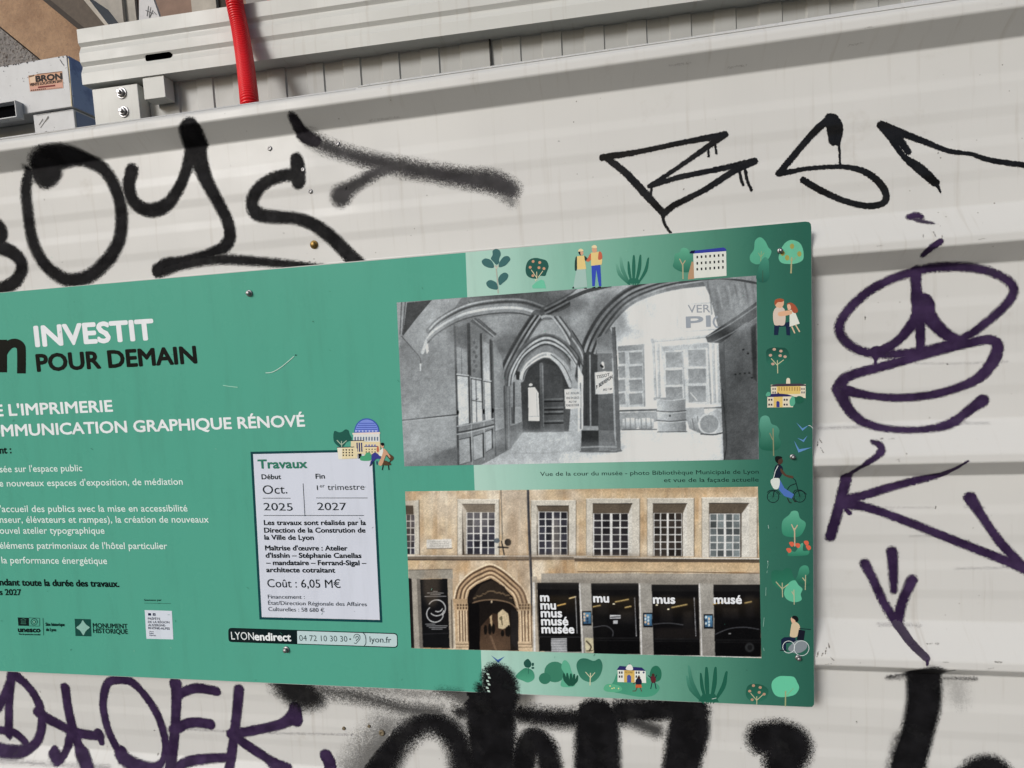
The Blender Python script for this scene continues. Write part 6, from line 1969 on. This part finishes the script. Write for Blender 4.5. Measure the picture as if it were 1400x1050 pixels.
# ------------------------------------------------------------------ painted steel box, upper left
gb = NG('chipped_white_paint')
ch = gb.ramp(gb.noise(60, 6, 0.72), 0.655, 0.68)
c0 = gb.mix(gb.ramp(gb.noise(14, 5, 0.6, off=2), 0.4, 0.75, 0, 0.5), (0.50, 0.52, 0.54), (0.38, 0.39, 0.40))
gb.color(gb.mix(ch, c0, (0.05, 0.045, 0.05))); gb.rough(0.5); gb.bump(gb.noise(25, 3), 0.2, 0.003)
MWHITE = gb.m
gb = NG('chipped_blue_side')  # mottled blue for the side face, with dark chips
ch = gb.ramp(gb.noise(70, 6, 0.72, off=5), 0.64, 0.67)
c0 = gb.mix(gb.ramp(gb.noise(18, 5, 0.65, off=1), 0.5, 0.62, 0, 0.8), (0.19, 0.27, 0.46), (0.11, 0.16, 0.32))
gb.color(gb.mix(ch, c0, (0.035, 0.035, 0.06))); gb.rough(0.5)
MBLUE = gb.m
BY = 0.42
tr_ = on_y(92, 75, BY)
br_ = on_y(97.3, 146, BY)
bx = float((tr_[0] + br_[0]) / 2)
zt, zb = float(tr_[2]), float(br_[2])
d_ = ray(111, 92)
yb_ = float(CAM[1] + d_[1] * (bx - CAM[0]) / d_[0])
BD = 0.42
boxo = thing('steel_tool_box', 'white fronted steel box with blue side and chipped edges above the hoarding', 'box', (bx - 0.3, BY + BD / 2, zb - 0.2))
mb = MB()
LX = 0.9
mb.box((bx - LX, BY, zb), (LX, 0, 0), (0, BD, 0), (0, 0, zt - zb))
lid = mb.build('lid', MWHITE, boxo, 0.002)
mb = MB()
mb.box((bx + 0.0006, BY + 0.004, zb + 0.001), (0.0018, 0, 0), (0, BD - 0.005, 0), (0, 0, zt - zb - 0.002))
mb.build('side_panel', MBLUE, boxo)
# edge beads where the paint has worn through
bl_ = on_y(98.4, 176, BY + 0.006)
bxl = float(on_y(46, 165, BY + 0.006)[0])
mb = MB()
mb.box((bxl, BY + 0.006, zb - 0.30), (bx - 0.003 - bxl, 0, 0), (0, BD - 0.02, 0), (0, 0, 0.297))
mb.build('body', MWHITE, boxo, 0.0015)
mb = MB()
mb.box((bx - 0.0025, BY + 0.012, zb - 0.30), (0.0015, 0, 0), (0, BD - 0.03, 0), (0, 0, 0.292))
mb.build('side_panel', m_plain('darker_blue_side', (0.15, 0.20, 0.32), 0.55), boxo)  # lower side in a darker blue than the one above
mb = MB()
mb.box((bx - LX, BY + 0.05, zb - 0.30), (LX - (bx - bxl) - 0.0005, 0, 0), (0, BD - 0.07, 0), (0, 0, 0.297))
mb.build('recessed_panel', m_plain('grey_box_paint', (0.40, 0.40, 0.38), 0.55), boxo)
zl = float(on_y(22, 187, BY + 0.02)[2])
mb = MB()
mb.box((bx - LX, BY + 0.012, zl - 0.12), (LX - (bx - bxl) - 0.001, 0, 0), (0, 0.0375, 0), (0, 0, 0.12))
mb.build('ledge', MWHITE, boxo, 0.001)
# fork pocket sticking out
fo = 0.022
fy = BY - fo
f_tr, f_br, f_in = on_y(20, 136.5, fy), on_y(21, 160, fy), on_y(19.5, 150, fy)
fx1 = float(f_tr[0]); fz1 = float(f_tr[2]); fz0 = float(f_br[2])
mb = MB()
tk = 0.003
W_ = 0.30
mb.box((fx1 - W_, fy, fz1 - tk), (W_, 0, 0), (0, fo - 0.0005, 0), (0, 0, tk))
mb.box((fx1 - W_, fy, fz0), (W_, 0, 0), (0, fo - 0.0005, 0), (0, 0, tk))
mb.box((fx1 - tk, fy + 0.0005, fz0 + tk), (tk, 0, 0), (0, fo - 0.001, 0), (0, 0, fz1 - fz0 - 2 * tk))
mb.build('fork_pocket', MWHITE, boxo, 0.0006)
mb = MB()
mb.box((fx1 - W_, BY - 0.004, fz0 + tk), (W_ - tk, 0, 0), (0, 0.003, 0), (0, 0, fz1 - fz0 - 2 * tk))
mb.build('pocket_shade_plate', M['black'], boxo)  # solid black plate, the dark inside of the pocket put into its colour
# hire sticker
SYB = BY - 0.0006
q = Z(0, 60, 7.5)
p = Print(0, None, lambda px, py, h: on_y(px, py, SYB - h * 4))
p.poly(q((290, 325), (636, 278), (648, 452), (308, 488)), (196, 150, 122))
p.poly(q((300, 330), (360, 322), (364, 392), (312, 400)), (214, 186, 160)); p.poly(q((292, 326), (358, 318), (350, 332), (300, 345)), (110, 84, 60))
p.poly(q((306, 440), (640, 398), (648, 452), (308, 488)), (200, 150, 132))
p.text('BRON', *q((372, 388), (636, 358)), 7.6, (24, 14, 14), 0.10)
p.text('VENTE LOCATION SAV', *q((308, 434), (636, 392)), 3.6, (40, 20, 18), 0.08)
p.line(q((390, 446), (566, 426)), 2.2, (110, 40, 36)); p.line(q((376, 312), (630, 284)), 1.0, (120, 84, 62))
for k in range(8):
    x = 316 + k * 20
    p.poly(q((x, 472 - k * 2.2), (x + 13, 470 - k * 2.2), (x + 14, 480 - k * 2.2), (x + 1, 482 - k * 2.2)), (40, 28, 28))
for k in range(9):
    x = 486 + k * 17
    p.poly(q((x, 460 - k * 2.2), (x + 10, 459 - k * 2.2), (x + 10, 463 - k * 2.2), (x, 464 - k * 2.2)), (150, 116, 96))
p.build('hire_sticker', lid, None, 'weathered beige hire sticker with dark lettering')
# worn paint on the box edges
p = Print(0, None, lambda px, py, h: on_y(px, py, BY - 0.0004 - h * 4))
rs = random.Random(8)
for k in range(16):
    x = rs.uniform(0, 90); y = 90 - x * 0.163 + rs.uniform(0.4, 1.6)
    p.poly([(x, y), (x + rs.uniform(1, 3), y - 0.3), (x + rs.uniform(1, 2.4), y + rs.uniform(0.6, 2.4)), (x + 0.3, y + rs.uniform(0.5, 1.6))], (40, 38, 44))
for k in range(7):
    x, y = rs.uniform(4, 60), rs.uniform(94, 118)
    p.ell(x, y, rs.uniform(0.4, 1.1), rs.uniform(0.3, 0.9), (50, 46, 50), None, 7)
p.line(q((614, 160), (636, 196), (654, 220)), 0.8, (40, 36, 40), True)
p.line(q((335, 712), (450, 690), (560, 672), (720, 652)), 0.9, (50, 46, 46), True)
p.line(q((700, 150), (712, 300), (724, 480), (732, 640)), 1.0, (208, 190, 150)); p.line(q((692, 130), (700, 240), (716, 400)), 0.8, (44, 40, 46))
p.build('worn_edge_marks', lid)['kind'] = 'stuff'
p = Print(0, None, lambda px, py, h: on_y(px, py, BY + 0.006 - 0.0005 - h * 4))
for l_ in (((415, 860), (470, 780), (494, 740)), ((400, 830), (440, 770)), ((440, 915), (480, 895)), ((458, 800), (500, 752))):
    p.line(q(*l_), 0.9, (120, 118, 114), True)
p.build('scratch_marks', boxo)['kind'] = 'stuff'

# ------------------------------------------------------------------ old stone buildings behind
gw = NG('rough_grey_stone')
v = gw.n('ShaderNodeTexVoronoi'); v.inputs['Scale'].default_value = 22; gw.l(gw.pos, v.inputs['Vector'])
c0 = gw.mix(gw.noise(16, 8, 0.7), (0.22, 0.20, 0.195), (0.48, 0.46, 0.44))
gw.color(gw.mix(gw.ramp(gw.noise(40, 6, 0.7, off=3), 0.5, 0.65), c0, (0.10, 0.075, 0.06)))
gw.rough(0.9); gw.bump(gw.noise(30, 8, 0.7), 1.0, 0.05)
MSTONE = gw.m
gw = NG('ochre_limewash')
c0 = gw.mix(gw.ramp(gw.noise(3.5, 8, 0.7), 0.3, 0.7), (0.27, 0.165, 0.10), (0.44, 0.29, 0.18))
gw.color(gw.mix(gw.ramp(gw.noise(34, 6, 0.7, off=2), 0.45, 0.7, 0, 0.6), c0, (0.26, 0.17, 0.115)))
gw.rough(0.9); gw.bump(gw.noise(50, 7, 0.7), 0.7, 0.012)
MOCHRE = gw.m
MLIGHT = m_plain('pale_limestone', (0.44, 0.41, 0.36), 0.85, 0, 0.3, 9, 0.004)
MGUT = m_plain('dark_gutter_metal', (0.028, 0.020, 0.015), 0.8, 0, 0.5, 25)
MPINK = m_plain('brown_pink_render', (0.26, 0.175, 0.135), 0.9, 0, 0.25, 8, 0.004)
GY = 2.9


def gable(poly_, y0, depth, name, mat, parent):
    F0 = [on_y(px, py, y0) for px, py in poly_]
    n_ = len(F0)
    V_ = F0 + [p_ + np.array([0, depth, 0]) for p_ in F0]
    Fc_ = [tuple(range(n_))[::-1], tuple(range(n_, 2 * n_))] + [(i, (i + 1) % n_, (i + 1) % n_ + n_, i + n_) for i in range(n_)]
    return mesh_obj(name, V_, Fc_, mat, parent)


old = thing('stone_building', 'old ochre gable wall on grey rubble with dark sloping gutter at upper left', 'building', (float(on_y(40, 60, GY)[0]), GY, 0))
gable([(-260, -246), (60, 0), (107, 38), (170, 90), (170, 176), (54, 80), (0, 36), (-260, -175)], GY, 0.5, 'rendered_wall', MOCHRE, old)
gable([(-260, -172), (-0.4, 38), (53.6, 82), (170, 178), (170, 620), (-260, 620)], GY + 0.02, 0.5, 'rubble_wall', MSTONE, old)
gable([(-260, -251), (58, -6), (92, -6), (122, 40), (170, 86), (107, 40), (60, 1.5)], GY - 0.10, 0.099, 'gutter', MGUT, old)
gable([(-240, -254), (88, -8), (108, -6), (145, 33), (166, 60), (120, 42)], GY - 0.16, 0.155, 'verge_board', m_plain('weathered_timber', (0.085, 0.066, 0.05), 0.8, 0, 0.4, 30), old)
gable([(106, -10), (116, -8), (147, 32), (168, 60), (144, 35)], GY - 0.20, 0.195, 'raking_cornice', MLIGHT, old)

# facade across the yard, seen in the gap above the cabin
FY = 4.2


def slab(m_, x0, x1, ytop, ybot, y0, depth):
    a_ = on_y(x0, ybot, y0); c_ = on_y(x1, ytop, y0)
    m_.box((a_[0], y0, a_[2]), (c_[0] - a_[0], 0, 0), (0, depth, 0), (0, 0, c_[2] - a_[2]))


far = thing('rear_facade', 'brown rendered house front with pale stone pilasters behind the cabin', 'building', (float(on_y(230, 60, FY)[0]), FY, 0))
m_ = MB(); slab(m_, 60, 520, -120, 140, FY, 0.4); a_ = m_.build('wall', MPINK, far)
m_ = MB(); slab(m_, 128, 154, -120, 140, FY - 0.10, 0.099); slab(m_, 154, 172, -120, 140, FY - 0.06, 0.059); m_.build('pilaster', MLIGHT, far)
m_ = MB(); slab(m_, 171, 191, -120, 140, FY - 0.03, 0.029); m_.build('shutter', m_plain('dark_brown_shutter', (0.13, 0.075, 0.055), 0.8, 0, 0.2, 12), far)
m_ = MB(); slab(m_, 274, 284, -120, 140, FY - 0.06, 0.059); m_.build('pilaster', MLIGHT, far)
m_ = MB(); slab(m_, 284, 310, -120, 140, FY - 0.02, 0.019); m_.build('doorway', m_plain('shadowed_doorway', (0.045, 0.035, 0.028), 0.9, 0, 0.5, 20), far)
m_ = MB(); slab(m_, 348, 380, -120, 140, FY - 0.05, 0.049); m_.build('pilaster', m_plain('grey_stone_jamb', (0.26, 0.25, 0.24), 0.85, 0, 0.3, 15), far)
# leaning board with scrawl
m_ = MB()
BYD = FY - 0.4
c4 = [on_y(x, y, BYD) for x, y in ((190, 40), (224, 40), (205, -14), (190, -14))]
m_.hexa([*c4, *[c_ + np.array([0, 0.03, 0]) for c_ in c4]])
bd = m_.build('white_board', m_plain('white_board_paint', (0.56, 0.56, 0.57), 0.6), None)
bd['label'] = 'white board with dark scrawl leaning in front of the brown rear facade'
bd['category'] = 'board'
p = Print(0, None, lambda px, py, h: on_y(px, py, BYD - 0.003 - h))
for l_ in (((203, 8), (201, 22)), ((206, 10), (204, 24), (209, 14)), ((210, 16), (214, 20)), ((199, 14), (210, 19))):
    p.line(list(l_), 0.8, (30, 30, 36), True)
p.build('scrawl', bd)
